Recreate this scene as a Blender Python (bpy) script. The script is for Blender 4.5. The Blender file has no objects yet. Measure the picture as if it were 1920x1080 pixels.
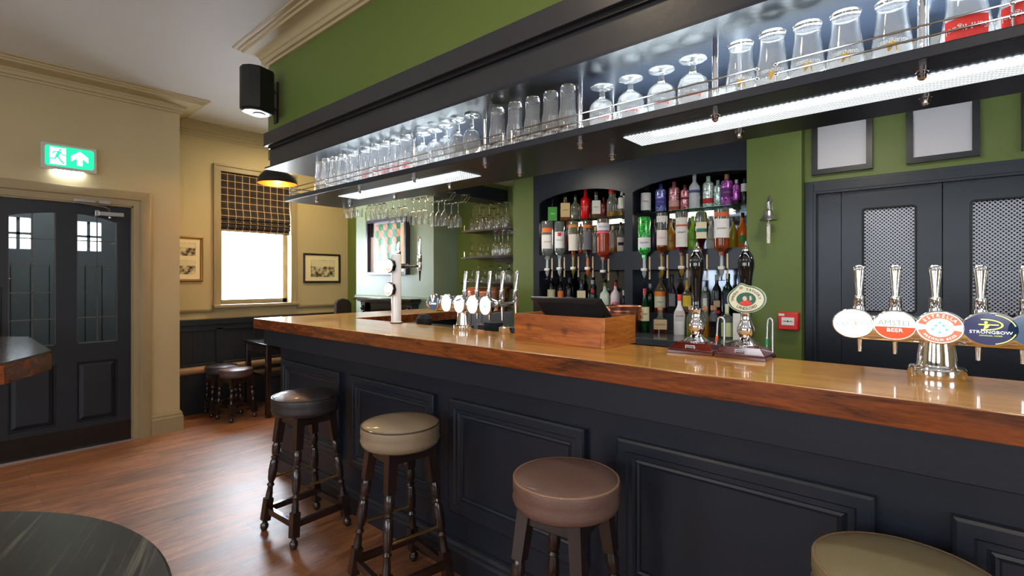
import bpy, bmesh, math, random
from math import sin, cos, pi, radians, sqrt, atan2
from mathutils import Vector, Matrix

random.seed(7)
sc = bpy.context.scene
COL = sc.collection

# ------------------------------------------------------------------ camera, world, exposure
FPX, CXP, HYP, YAW, EYE = 940.0, 960.0, 523.0, radians(41.1), 1.44
cam_d = bpy.data.cameras.new('camera')
cam_d.sensor_width = 36.0
cam_d.lens = FPX / 1920 * 36
cam_d.shift_y = -(540 - HYP) / 1920
cam_d.clip_start = 0.05
cam = bpy.data.objects.new('camera', cam_d)
COL.objects.link(cam)
cam.location = (0, 0, EYE)
cam.rotation_euler = (pi / 2, 0, YAW)
sc.camera = cam
vs = sc.view_settings
vs.view_transform = 'Standard'; vs.look = 'None'; vs.gamma = 1; vs.use_curve_mapping = False
vs.exposure = 0.12
w = bpy.data.worlds.new('world'); sc.world = w; w.use_nodes = True
w.node_tree.nodes['Background'].inputs[0].default_value = (0.86, 0.93, 1.0, 1)
w.node_tree.nodes['Background'].inputs[1].default_value = 5.0

def area(name, loc, rot, sx, sy, power, col=(1, 1, 1), spread=180):
    l = bpy.data.lights.new(name, 'AREA'); l.shape = 'RECTANGLE'; l.size = sx; l.size_y = sy
    l.energy = power; l.color = col; l.spread = radians(spread)
    o = bpy.data.objects.new(name, l); COL.objects.link(o); o.location = loc; o.rotation_euler = rot
    return o
# daylight through the street windows behind the viewer and on the right
DAY = (0.80, 0.88, 1.0)
for i, x in enumerate((-3.6, -1.4, 0.8)):
    area('street_window_daylight', (x, -3.64, 1.75), (radians(90), 0, 0), 1.2, 1.6, (18, 36, 22)[i], DAY)
area('side_window_daylight', (3.58, -1.2, 1.75), (radians(90), 0, radians(90)), 1.6, 1.6, 26, DAY)
area('alcove_window_daylight', (-6.42, 2.5, 1.6), (radians(90), 0, radians(-90)), 0.8, 0.9, 320, (0.84, 0.91, 1.0))
area('porch_daylight', (-6.6, 0.5, 3.0), (0, 0, 0), 1.0, 1.2, 24, (.95, .97, 1))  # fill light added overhead to brighten the porch, not a real opening
# warm ceiling lamps of the room
WARM = (1.0, 0.80, 0.55)
for (x, y, p) in ((-4.3, -1.5, 5), (-2.0, -1.4, 14), (0.4, -1.4, 12), (-5.2, 3.0, 0), (-1.2, 0.5, 8)):
    if p: area('ceiling_lamp_light', (x, y, 3.05), (0, 0, 0), 0.25, 0.25, p, WARM)
area('alcove_lamp_light', (-5.3, 2.7, 3.05), (0, 0, 0), 0.3, 0.3, 24, (1.0, 0.78, 0.42))
area('alcove_shelf_light', (-3.7, 2.9, 2.18), (0, 0, 0), 0.1, 0.3, 2.5, (1.0, 0.70, 0.34))
for (x, p) in ((-2.4, 7), (-0.4, 7), (1.2, 7)):
    area('bar_lamp_light', (x, 2.55, 2.33), (0, 0, 0), 0.3, 0.1, p, (1.0, 0.9, 0.74))

# ------------------------------------------------------------------ photo ray helpers: a pixel of the 1920x1080 photo met with a real plane
S, C = sin(YAW), cos(YAW)
def ray(px, py):
    u = (px - CXP) / FPX
    return C * u - S, S * u + C, -(py - HYP) / FPX
def PY(px, py, Y):
    r = ray(px, py); t = Y / r[1]; return r[0] * t, EYE + r[2] * t
def PX(px, py, X):
    r = ray(px, py); t = X / r[0]; return r[1] * t, EYE + r[2] * t
def PZ(px, py, z):
    r = ray(px, py); t = (z - EYE) / r[2]; return r[0] * t, r[1] * t
def depth(X, Y): return -X * S + Y * C

# ------------------------------------------------------------------ materials
def lin(c):
    out = []
    for v in c:
        v = v / 255.0
        out.append(v / 12.92 if v <= 0.04045 else ((v + 0.055) / 1.055) ** 2.4)
    return (out[0], out[1], out[2], 1.0)
MATS = {}
def mat(name, col, rough=0.5, metal=0.0, trans=0.0, ior=1.45, emit=0.0, coat=0.0, bump=None, vary=None, spec=0.5, ecol=None, alpha=1.0):
    if name in MATS: return MATS[name]
    m = bpy.data.materials.new(name); m.use_nodes = True
    nt = m.node_tree; b = nt.nodes['Principled BSDF']; I = b.inputs
    I['Base Color'].default_value = lin(col); I['Roughness'].default_value = rough; I['Metallic'].default_value = metal
    I['Transmission Weight'].default_value = trans; I['IOR'].default_value = ior
    I['Specular IOR Level'].default_value = spec; I['Coat Weight'].default_value = coat; I['Coat Roughness'].default_value = 0.08
    I['Alpha'].default_value = alpha
    if emit:
        I['Emission Color'].default_value = lin(ecol or col); I['Emission Strength'].default_value = emit
    tc = nt.nodes.new('ShaderNodeTexCoord')
    if vary:   # (scale, amount): soft blotches of the paint or leather
        n = nt.nodes.new('ShaderNodeTexNoise'); n.inputs['Scale'].default_value = vary[0]; n.inputs['Detail'].default_value = 5
        nt.links.new(tc.outputs['Object'], n.inputs['Vector'])
        mx = nt.nodes.new('ShaderNodeMix'); mx.data_type = 'RGBA'
        a = lin(col); k = vary[1]
        mx.inputs[6].default_value = (a[0] * (1 - k), a[1] * (1 - k), a[2] * (1 - k), 1)
        mx.inputs[7].default_value = (min(1, a[0] * (1 + k)), min(1, a[1] * (1 + k)), min(1, a[2] * (1 + k)), 1)
        nt.links.new(n.outputs['Fac'], mx.inputs[0]); nt.links.new(mx.outputs[2], I['Base Color'])
    if bump:   # (scale, strength)
        n2 = nt.nodes.new('ShaderNodeTexNoise'); n2.inputs['Scale'].default_value = bump[0]; n2.inputs['Detail'].default_value = 4
        nt.links.new(tc.outputs['Object'], n2.inputs['Vector'])
        bp = nt.nodes.new('ShaderNodeBump'); bp.inputs['Strength'].default_value = bump[1]; bp.inputs['Distance'].default_value = 0.004
        nt.links.new(n2.outputs['Fac'], bp.inputs['Height']); nt.links.new(bp.outputs['Normal'], I['Normal'])
    MATS[name] = m
    return m

def wood(name, dark, light, scale=(1, 12, 12), rough=0.3, coat=0.3, ring=3.0, knots=False, planks=None, bumps=0.15, cr_=0.12, ramp=(0.42, 0.85)):
    if name in MATS: return MATS[name]
    m = bpy.data.materials.new(name); m.use_nodes = True
    nt = m.node_tree; N = nt.nodes; L = nt.links; b = N['Principled BSDF']
    tc = N.new('ShaderNodeTexCoord'); mp = N.new('ShaderNodeMapping'); mp.inputs['Scale'].default_value = scale
    L.new(tc.outputs['Object'], mp.inputs['Vector'])
    n = N.new('ShaderNodeTexNoise'); n.inputs['Scale'].default_value = ring; n.inputs['Detail'].default_value = 8; n.inputs['Roughness'].default_value = 0.6
    n.inputs['Distortion'].default_value = 1.2
    L.new(mp.outputs['Vector'], n.inputs['Vector'])
    n3 = N.new('ShaderNodeTexNoise'); n3.inputs['Scale'].default_value = ring * 9; n3.inputs['Detail'].default_value = 4
    L.new(mp.outputs['Vector'], n3.inputs['Vector'])
    add = N.new('ShaderNodeMath'); add.operation = 'MULTIPLY_ADD'; add.inputs[1].default_value = 0.35
    L.new(n3.outputs['Fac'], add.inputs[0]); L.new(n.outputs['Fac'], add.inputs[2])
    cr = N.new('ShaderNodeValToRGB'); cr.color_ramp.elements[0].position = ramp[0]; cr.color_ramp.elements[1].position = ramp[1]
    cr.color_ramp.elements[0].color = lin(dark); cr.color_ramp.elements[1].color = lin(light)
    L.new(add.outputs[0], cr.inputs['Fac'])
    colout = cr.outputs['Color']
    if planks:   # (length, width, axis rotation)
        mp2 = N.new('ShaderNodeMapping'); mp2.inputs['Rotation'].default_value = (0, 0, planks[2])
        L.new(tc.outputs['Object'], mp2.inputs['Vector'])
        br = N.new('ShaderNodeTexBrick'); br.inputs['Scale'].default_value = 1
        br.inputs['Brick Width'].default_value = planks[0]; br.inputs['Row Height'].default_value = planks[1]
        br.inputs['Mortar Size'].default_value = 0.0012; br.offset = 0.37
        br.inputs['Color1'].default_value = (1, 1, 1, 1); br.inputs['Color2'].default_value = (0.62, 0.6, 0.58, 1); br.inputs['Mortar'].default_value = (0.25, 0.2, 0.18, 1)
        L.new(mp2.outputs['Vector'], br.inputs['Vector'])
        mu = N.new('ShaderNodeMix'); mu.data_type = 'RGBA'; mu.blend_type = 'MULTIPLY'; mu.inputs[0].default_value = 1
        L.new(colout, mu.inputs[6]); L.new(br.outputs['Color'], mu.inputs[7]); colout = mu.outputs[2]
    if knots:
        v = N.new('ShaderNodeTexVoronoi'); v.inputs['Scale'].default_value = 6.0
        L.new(tc.outputs['Object'], v.inputs['Vector'])
        k = N.new('ShaderNodeValToRGB'); k.color_ramp.elements[0].position = 0.07; k.color_ramp.elements[1].position = 0.17
        k.color_ramp.elements[0].color = (0.18, 0.10, 0.08, 1); k.color_ramp.elements[1].color = (1, 1, 1, 1)
        L.new(v.outputs['Distance'], k.inputs['Fac'])
        mu = N.new('ShaderNodeMix'); mu.data_type = 'RGBA'; mu.blend_type = 'MULTIPLY'; mu.inputs[0].default_value = 1
        L.new(colout, mu.inputs[6]); L.new(k.outputs['Color'], mu.inputs[7]); colout = mu.outputs[2]
    L.new(colout, b.inputs['Base Color'])
    b.inputs['Roughness'].default_value = rough; b.inputs['Coat Weight'].default_value = coat; b.inputs['Coat Roughness'].default_value = cr_
    bp = N.new('ShaderNodeBump'); bp.inputs['Strength'].default_value = bumps; bp.inputs['Distance'].default_value = 0.002
    L.new(add.outputs[0], bp.inputs['Height']); L.new(bp.outputs['Normal'], b.inputs['Normal'])
    MATS[name] = m
    return m

M_NAVY = mat('charcoal_navy_paint', (28, 33, 43), 0.34, vary=(2.5, 0.18), bump=(60, 0.12))
M_NAVYD = mat('dark_navy_paint', (30, 34, 42), 0.4, vary=(3, 0.15))
M_CANOPY = mat('canopy_paint', (46, 46, 50), 0.34, vary=(2, 0.1), bump=(25, 0.15))
M_GREEN = mat('olive_green_wall_paint', (92, 108, 46), 0.5, vary=(2, 0.07), bump=(90, 0.05))
M_GREEN_GLARE = mat('sage_wall_paint', (120, 140, 122), 0.38, vary=(2, 0.08), bump=(90, 0.05))  # green wall paint made paler: window glare put into the colour
M_CREAM = mat('cream_wall_paint', (180, 163, 124), 0.55, vary=(1.5, 0.06), bump=(80, 0.06))
M_CEIL = mat('ceiling_paint', (206, 204, 200), 0.6, vary=(1.2, 0.03))
M_TRIM = mat('taupe_trim_paint', (150, 134, 102), 0.4, vary=(6, 0.05))
M_CHROME = mat('chrome', (235, 235, 238), 0.07, 1.0)
M_STEEL = mat('brushed_steel', (190, 190, 195), 0.28, 1.0)
M_BRASS = mat('brass', (230, 196, 120), 0.25, 1.0)
M_COPPER = mat('copper', (205, 135, 105), 0.3, 1.0, vary=(5, 0.15))
M_BLACK = mat('black_plastic', (22, 22, 24), 0.35)
M_GLOSSBLACK = mat('gloss_black_lacquer', (10, 10, 12), 0.06, coat=1.0)
M_GLASS = mat('clear_glass', (255, 255, 255), 0.0, trans=.92, ior=1.42)
M_WINEGLASS = mat('thin_wine_glass', (255, 255, 255), 0.0, trans=.985, ior=1.45)
M_SHELFGLASS = mat('green_edge_glass', (150, 225, 195), 0.02, trans=1.0, ior=1.5)
M_WHITE = mat('white_enamel', (232, 228, 224), 0.15, coat=0.6)
M_PAPER = mat('white_paper', (225, 224, 218), 0.7)
M_CREAMP = mat('cream_paper', (222, 208, 170), 0.7)
M_OAK = wood('oak_counter', (166, 106, 36), (212, 154, 68), (0.8, 12, 12), 0.3, 0.6, 2.2, bumps=0.04, cr_=0.05)
M_EDGE = wood('mahogany_edge', (30, 11, 4), (142, 70, 24), (1.2, 9, 9), 0.25, 0.5, 2.4)
M_FLOOR = wood('vinyl_plank_floor', (84, 46, 24), (186, 122, 78), (7, 1.2, 1), 0.46, 1.0, 2.2, planks=(1.2, 0.15, pi / 2), bumps=0.35, cr_=0.42, ramp=(0.45, 0.82))
M_PINE = wood('stained_pine', (110, 48, 12), (196, 112, 40), (1.5, 10, 14), 0.35, 0.4, 1.6, knots=True)
M_PINE2 = wood('stained_pine_end', (120, 56, 14), (206, 128, 52), (10, 1.5, 12), 0.35, 0.4, 2.6, knots=True)
M_DARKWOOD = wood('dark_stained_wood', (14, 8, 7), (46, 30, 26), (8, 8, 1.2), 0.25, 0.5, 2)
M_BLACKASH = wood('black_ash', (6, 7, 8), (112, 114, 100), (1.0, 34, 1), 0.34, 0.0, 1.5, bumps=0.1, ramp=(0.72, 1.0))
M_MAHOG = wood('mahogany', (46, 12, 10), (112, 40, 30), (1.5, 12, 12), 0.15, 0.9, 2)
M_TABLETOP = wood('dark_oak_top', (24, 12, 8), (80, 44, 30), (1.2, 8, 8), 0.2, 0.8, 2)

# ------------------------------------------------------------------ mesh building
def xf(v, M): return (M @ Vector(v)) if M is not None else Vector(v)
class MB:
    def __init__(s): s.v = []; s.f = []; s.mi = []; s.cur = 0
    def _add(s, vs, fs, M=None):
        n = len(s.v)
        s.v += [tuple(xf(v, M)) for v in vs]
        for f in fs: s.f.append(tuple(i + n for i in f)); s.mi.append(s.cur)
        return s
    def box(s, x0, x1, y0, y1, z0, z1, M=None):
        v = [(x0, y0, z0), (x1, y0, z0), (x1, y1, z0), (x0, y1, z0), (x0, y0, z1), (x1, y0, z1), (x1, y1, z1), (x0, y1, z1)]
        return s._add(v, [(0, 3, 2, 1), (4, 5, 6, 7), (0, 1, 5, 4), (1, 2, 6, 5), (2, 3, 7, 6), (3, 0, 4, 7)], M)
    def prism(s, pts, z0, z1, M=None, top=None):   # pts in xy; top = optional different top outline
        n = len(pts); top = top or pts
        v = [(p[0], p[1], z0) for p in pts] + [(p[0], p[1], z1) for p in top]
        f = [tuple(range(n))[::-1], tuple(range(n, 2 * n))] + [(i, (i + 1) % n, n + (i + 1) % n, n + i) for i in range(n)]
        return s._add(v, f, M)
    def lathe(s, prof, seg=24, M=None, a0=0.0, a1=2 * pi, matz=None):
        full = abs(a1 - a0 - 2 * pi) < 1e-6
        cnt = seg if full else seg + 1
        v = []; rings = []
        for (r, z) in prof:
            if r <= 1e-6:
                rings.append([len(v)]); v.append((0, 0, z))
            else:
                rings.append(list(range(len(v), len(v) + cnt)))
                for k in range(cnt):
                    a = a0 + (a1 - a0) * k / seg
                    v.append((r * cos(a), r * sin(a), z))
        n = len(s.v); s.v += [tuple(xf(q, M)) for q in v]
        for i in range(len(rings) - 1):
            A, B = rings[i], rings[i + 1]
            mi = s.cur if matz is None else matz((prof[i][1] + prof[i + 1][1]) / 2)
            for k in range(seg):
                k2 = (k + 1) % cnt if full else k + 1
                if len(A) == 1 and len(B) == 1: continue
                if len(A) == 1: f = (A[0], B[k], B[k2])
                elif len(B) == 1: f = (A[k], A[k2], B[0])
                else: f = (A[k], A[k2], B[k2], B[k])
                s.f.append(tuple(j + n for j in f)); s.mi.append(mi)
        return s
    def tube(s, path, r, seg=8, closed=False, M=None):
        P = [Vector(p) for p in path]; n = len(P); v = []
        up = Vector((0.13, 0.21, 0.97))
        for i in range(n):
            a = P[(i - 1) % n] if (closed or i > 0) else P[i]
            b = P[(i + 1) % n] if (closed or i < n - 1) else P[i]
            t = (b - a).normalized()
            u = t.cross(up)
            if u.length < 1e-3: u = t.cross(Vector((1, 0, 0)))
            u.normalize(); w_ = t.cross(u)
            rr = r[i] if isinstance(r, (list, tuple)) else r
            for k in range(seg):
                an = 2 * pi * k / seg
                v.append(tuple(P[i] + (u * cos(an) + w_ * sin(an)) * rr))
        f = []
        for i in range(n if closed else n - 1):
            for k in range(seg):
                a = i * seg + k; b = i * seg + (k + 1) % seg
                c = ((i + 1) % n) * seg + (k + 1) % seg; d = ((i + 1) % n) * seg + k
                f.append((a, b, c, d))
        if not closed:
            f.append(tuple(range(seg))[::-1]); f.append(tuple((n - 1) * seg + k for k in range(seg)))
        return s._add(v, f, M)
    def turned(s, p0, p1, prof, seg=14):   # prof: (r, fraction) along p0 -> p1
        p0, p1 = Vector(p0), Vector(p1); d = p1 - p0; L = d.length
        M = Matrix.Translation(p0) @ d.to_track_quat('Z', 'Y').to_matrix().to_4x4()
        return s.lathe([(r, t * L) for r, t in prof], seg, M)
    def bar(s, p0, p1, w0, h0, w1=None, h1=None):   # square bar between points
        p0, p1 = Vector(p0), Vector(p1); w1 = w1 or w0; h1 = h1 or h0
        d = (p1 - p0).normalized(); x = d.cross(Vector((0, 0, 1)))
        if x.length < 0.3: x = Vector((1, 0, 0)) - d * d.x
        x.normalize(); y = d.cross(x)
        v = []
        for p, a, b in ((p0, w0, h0), (p1, w1, h1)):
            for sx, sy in ((-1, -1), (1, -1), (1, 1), (-1, 1)):
                v.append(tuple(p + x * sx * a / 2 + y * sy * b / 2))
        return s._add(v, [(3, 2, 1, 0), (4, 5, 6, 7), (0, 1, 5, 4), (1, 2, 6, 5), (2, 3, 7, 6), (3, 0, 4, 7)])
    def sphere(s, c, r, seg=16, M=None, sz=1.0):
        T = Matrix.Translation(c)
        return s.lathe([(r * sin(pi * i / 8) if 0 < i < 8 else 0, -r * sz * cos(pi * i / 8)) for i in range(9)], seg, T if M is None else M @ T)
    def sweep(s, path, prof, closed=False):
        # path: list of (x, y, side) in plan, prof (out, z): mitred moulding, out = to the left of travel
        n = len(path); P = [Vector((p[0], p[1])) for p in path]; rows = []
        for i in range(n):
            ds = []
            if i > 0 or closed: ds.append((P[i] - P[i - 1]).normalized())
            if i < n - 1 or closed: ds.append((P[(i + 1) % n] - P[i]).normalized())
            ns = [Vector((-d.y, d.x)) for d in ds]
            m = sum(ns, Vector((0, 0)));
            m = m / m.length; k = 1 / max(0.2, m.dot(ns[0]))
            rows.append([(P[i].x + m.x * k * o, P[i].y + m.y * k * o, z) for o, z in prof])
        q = len(prof); v = [p for r in rows for p in r]; f = []
        for i in range(n if closed else n - 1):
            j = (i + 1) % n
            for k in range(q):
                k2 = (k + 1) % q
                f.append((i * q + k, j * q + k, j * q + k2, i * q + k2))
        if not closed:
            f.append(tuple(range(q))); f.append(tuple((n - 1) * q + k for k in range(q))[::-1])
        return s._add(v, f)
    def mesh(s, name, mats, smooth=35, off=(0, 0, 0)):
        me = bpy.data.meshes.new(name)
        o = Vector(off)
        me.from_pydata([tuple(Vector(v) - o) for v in s.v], [], s.f)
        mats = mats if isinstance(mats, (list, tuple)) else [mats]
        for m in mats: me.materials.append(m)
        if len(mats) > 1:
            me.polygons.foreach_set('material_index', s.mi)
        bm = bmesh.new(); bm.from_mesh(me)
        bmesh.ops.recalc_face_normals(bm, faces=bm.faces)
        bm.to_mesh(me); bm.free()
        if smooth:
            me.polygons.foreach_set('use_smooth', [True] * len(me.polygons))
            me.set_sharp_from_angle(angle=radians(smooth))
        me.update()
        return me
    def build(s, name, mats, parent=None, bevel=0, world=False, smooth=35, loc=None):
        off = origin_of(parent) if (world and parent) else (0, 0, 0)
        if world and loc is not None: off = loc
        o = bpy.data.objects.new(name, s.mesh(name, mats, smooth, off)); COL.objects.link(o)
        if parent: o.parent = parent
        elif loc is not None: o.location = loc
        if bevel:
            b = o.modifiers.new('bevel', 'BEVEL'); b.width = bevel; b.segments = 2; b.limit_method = 'ANGLE'; b.angle_limit = radians(40)
        return o
def origin_of(o):
    p = Vector((0, 0, 0))
    while o: p += o.location; o = o.parent
    return p
def tag(o, label=None, cat=None, group=None, kind=None):
    if label: o['label'] = label
    if cat: o['category'] = cat
    if group: o['group'] = group
    if kind: o['kind'] = kind
    return o
def thing(name, label, cat, loc=(0, 0, 0), rotz=0.0, group=None):
    o = bpy.data.objects.new(name, None); COL.objects.link(o); o.empty_display_size = 0.05
    o.location = loc; o.rotation_euler = (0, 0, rotz)
    return tag(o, label, cat, group)
def struct(name, mb, m, bevel=0, smooth=0):
    return tag(mb.build(name, m, bevel=bevel, smooth=smooth), kind='structure')
def kids(o): return [c for c in COL.objects if c.parent == o]
CH = {}
def dup(root, loc=None, rotz=None, label=None, group=None):
    key = root.name
    if key not in CH: CH[key] = [(c, kids(c)) for c in kids(root)]
    r = root.copy(); COL.objects.link(r)
    if loc is not None: r.location = loc
    if rotz is not None: r.rotation_euler = (0, 0, rotz)
    if label: r['label'] = label
    if group: r['group'] = group
    for ch, gs in CH[key]:
        c = ch.copy(); COL.objects.link(c); c.parent = r
        for g in gs:
            d = g.copy(); COL.objects.link(d); d.parent = c
    return r

# text as mesh -------------------------------------------------------
def text_verts(txt, size, extrude=0.0005, align='CENTER', res=2, bold=0.0):
    cu = bpy.data.curves.new('t', 'FONT'); cu.body = txt; cu.size = size; cu.extrude = extrude
    cu.offset = bold * size; cu.align_x = align; cu.align_y = 'CENTER'; cu.resolution_u = res
    o = bpy.data.objects.new('t', cu); COL.objects.link(o)
    dg = bpy.context.evaluated_depsgraph_get(); me = bpy.data.meshes.new_from_object(o.evaluated_get(dg))
    v = [tuple(x.co) for x in me.vertices]; f = [tuple(p.vertices) for p in me.polygons]
    bpy.data.objects.remove(o); bpy.data.curves.remove(cu); bpy.data.meshes.remove(me)
    return v, f
def add_text(mb, txt, size, M, sx=1.0, extrude=0.0005):
    v, f = text_verts(txt, size, extrude)
    mb._add([(a * sx, b, c) for a, b, c in v], f, M)
def add_text_cyl(mb, txt, size, r, z, ang, flip=False, sx=1.0):   # wrapped on a vertical cylinder facing angle ang
    v, f = text_verts(txt, size, 0.0003)
    out = []
    for a, b, c in v:
        a *= sx
        if flip: a, b = -a, -b
        th = ang + a / r
        out.append(((r + c) * cos(th), (r + c) * sin(th), z + b))
    mb._add(out, f)
def add_text_arc(mb, txt, size, cx, cy, rx, ry, a0, a1, M, inward=False, sx=1.0):
    wts = [{'M': 1.45, 'I': .5, 'W': 1.5, "'": .35, 'O': 1.15, 'L': .8, ' ': .6}.get(ch, 1.0) for ch in txt]; n = sum(wts); acc = 0
    for i, ch in enumerate(txt):
        acc += wts[i]
        if ch == ' ': continue
        t = a0 + (a1 - a0) * (acc - wts[i] / 2) / n
        x, y = cx + rx * cos(t), cy + ry * sin(t)
        tx, ty = -rx * sin(t), ry * cos(t)
        if a1 < a0: tx, ty = -tx, -ty
        rot = atan2(ty, tx)
        v, f = text_verts(ch, size, 0.0004)
        R = Matrix.Translation((x, y, 0)) @ Matrix.Rotation(rot, 4, 'Z')
        mb._add([(a * sx, b, c) for a, b, c in v], f, M @ R)
# a wall plane frame: local x -> right, local y -> up, local z -> towards the viewer
def face_m(loc, yaw=0.0, tilt=0.0):
    return Matrix.Translation(loc) @ Matrix.Rotation(yaw, 4, 'Z') @ Matrix.Rotation(pi / 2 + tilt, 4, 'X')
def disc(mb, M, rx, ry, z0, z1, seg=40, cx=0, cy=0, rot=0):
    pts = [(cx + rx * cos(2 * pi * k / seg), cy + ry * sin(2 * pi * k / seg)) for k in range(seg)]
    mb.prism(pts, z0, z1, M)

# ================================================================== THE ROOM
CZ = 3.14; XD = -5.52; YN = 1.517; XW = -6.2; YB = 3.69; BZ = 2.35
Y0R, XR = -3.6, 3.5
BY = 1.6; BX = -3.774                       # bulkhead face and its left end
struct('floor', MB().box(-8.2, XR + .2, Y0R - .2, YB + .2, -0.1, 0), M_FLOOR)
struct('ceiling', MB().box(-8.2, XR + .2, Y0R - .2, YB + .2, CZ, CZ + 0.1), M_CEIL)
bc = MB(); bc.box(-3.27, XR, 1.86, YB, BZ, BZ + 0.06)
struct('ceiling_bar', bc, M_CEIL)
# door wall with its opening
DY0, DY1, DZ = 0.254, 1.157, 2.09
mb = MB(); mb.box(XD - .2, XD, Y0R, DY0, 0, CZ); mb.box(XD - .2, XD, DY0, DY1, DZ, CZ); mb.box(XD - .2, XD, DY1, YN, 0, CZ); mb.box(XW - .2, XD - .2, YN - .12, YN, 0, CZ)
struct('wall_left', mb, M_CREAM)
# window wall
WY0, WY1, WZ0, WZ1 = 2.10, 2.90, 1.15, 2.66
mb = MB(); mb.box(XW - .2, XW, YN, WY0, 0, CZ); mb.box(XW - .2, XW, WY1, YB, 0, CZ); mb.box(XW - .2, XW, WY0, WY1, 0, WZ0); mb.box(XW - .2, XW, WY0, WY1, WZ1, CZ)
struct('wall_window', mb, M_CREAM)
FB = 3.36                                   # chimney breast face
bx0, bx1 = PY(668, 500, FB)[0], PY(813, 500, FB)[0]
struct('wall_back', MB().box(XW - .2, XR + .2, YB, YB + .12, 0, CZ), M_GREEN)
struct('wall_chimney', MB().box(bx0, bx1, FB, YB, 0, CZ), M_GREEN_GLARE)
px0, px1 = PY(962, 500, 3.42)[0], PY(1001, 500, 3.42)[0]
struct('wall_pier', MB().box(px0, px1, 3.42, YB, 0, BZ), M_GREEN)
gx0, gx1 = PY(1400, 400, 3.22)[0], PY(1503, 400, 3.22)[0]
struct('wall_bell', MB().box(gx0, gx1, 3.22, YB, 0, BZ), M_GREEN)
struct('wall_right', MB().box(XR, XR + .2, Y0R, -2.0, 0, CZ).box(XR, XR + .2, -0.4, YB, 0, CZ).box(XR, XR + .2, -2.0, -0.4, 0, .95).box(XR, XR + .2, -2.0, -0.4, 2.55, CZ), M_CREAM)
mb = MB(); xs = [-6.0, -4.2, -3.0, -2.0, -0.8, 0.2, 1.4, 3.7]
mb.box(-5.72, -4.2, Y0R - .2, Y0R, 0, CZ); mb.box(-3.0, -2.0, Y0R - .2, Y0R, 0, CZ); mb.box(-0.8, 0.2, Y0R - .2, Y0R, 0, CZ); mb.box(1.4, XR + .2, Y0R - .2, Y0R, 0, CZ)
mb.box(-4.2, 1.4, Y0R - .2, Y0R, 0, .95); mb.box(-4.2, 1.4, Y0R - .2, Y0R, 2.55, CZ)
struct('wall_front', mb, M_CREAM)
n_w = 2
for x0 in (-4.2, -2.0, 0.2):
    f = MB()
    for (a, b, c, d) in ((x0, x0 + .06, .95, 2.55), (x0 + 1.14, x0 + 1.2, .95, 2.55), (x0, x0 + 1.2, .95, 1.01), (x0, x0 + 1.2, 2.49, 2.55), (x0, x0 + 1.2, 1.75, 1.79), (x0 + .58, x0 + .62, .95, 2.55)):
        f.box(a, b, Y0R - .12, Y0R - .04, c, d)
    struct('window_%d' % n_w, f, M_TRIM); n_w += 1
# green bulkhead over the bar
mb = MB(); mb.box(BX, XR, BY, BY + .26, BZ - .04, CZ); mb.box(BX, -3.27, BY + .26, YB, BZ - .04, CZ)
struct('wall_bulkhead', mb, M_GREEN)
# cornices
def cornice_prof(p, h, z):
    pts = [(0, z - h), (0.018, z - h), (0.02, z - h + .018), (0.034, z - h + .022), (0.036, z - h + .05)]
    for i in range(7):
        a = i / 6 * pi / 2
        pts.append((0.045 + (p - 0.095) * (1 - cos(a)), z - h + .055 + (h - .10) * sin(a)))
    pts += [(p - .045, z - .03), (p - .03, z - .028), (p - .028, z - .014), (p, z - .012), (p, z), (0, z)]
    return pts
t1 = MB(); t1.sweep([(XD, Y0R), (XD, YN), (XW, YN)][::-1], [(o, z) for o, z in cornice_prof(0.2, 0.13, CZ)])
struct('trim_1', t1, M_CREAM, smooth=30)
t2 = MB(); t2.sweep([(XW, YN), (XW, YB)][::-1], cornice_prof(0.13, 0.14, CZ))
struct('trim_2', t2, M_CREAM, smooth=30)
t3 = MB(); t3.sweep([(XR, BY), (BX, BY), (BX, YB)], cornice_prof(0.18, 0.15, CZ))
struct('trim_3', t3, M_CREAM, smooth=30)
# baseboards: tall skirting at the pier by the door
def skirt_prof(h=.19, t=.025): return [(0, 0), (t, 0), (t, h - .05), (t - .006, h - .04), (t - .006, h - .02), (t - .014, h - .008), (t - .016, h), (0, h)]
struct('baseboard_left', MB().sweep([(XW, YN), (XD, YN), (XD, DY1 + .131)], skirt_prof()), M_TRIM, smooth=30)
struct('baseboard_front', MB().sweep([(XD, DY0 - .131), (XD, Y0R), (XR, Y0R)], skirt_prof()), M_TRIM, smooth=30)
# chair rails
def rail_prof(z, t=.022): return [(0, z - .03), (t * .6, z - .028), (t, z - .012), (t, z + .004), (t * .5, z + .012), (0, z + .014)]
struct('trim_4', MB().sweep([(XW, 2.03), (XW, YN)], rail_prof(1.10)), M_TRIM, smooth=30)
struct('trim_5', MB().sweep([(XW, YB), (XW, 2.98)], rail_prof(1.10)), M_TRIM, smooth=30)
struct('trim_6', MB().sweep([(bx1, YB), (bx1, FB), (bx0, FB)], rail_prof(1.235)), M_GREEN_GLARE, smooth=30)
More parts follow.
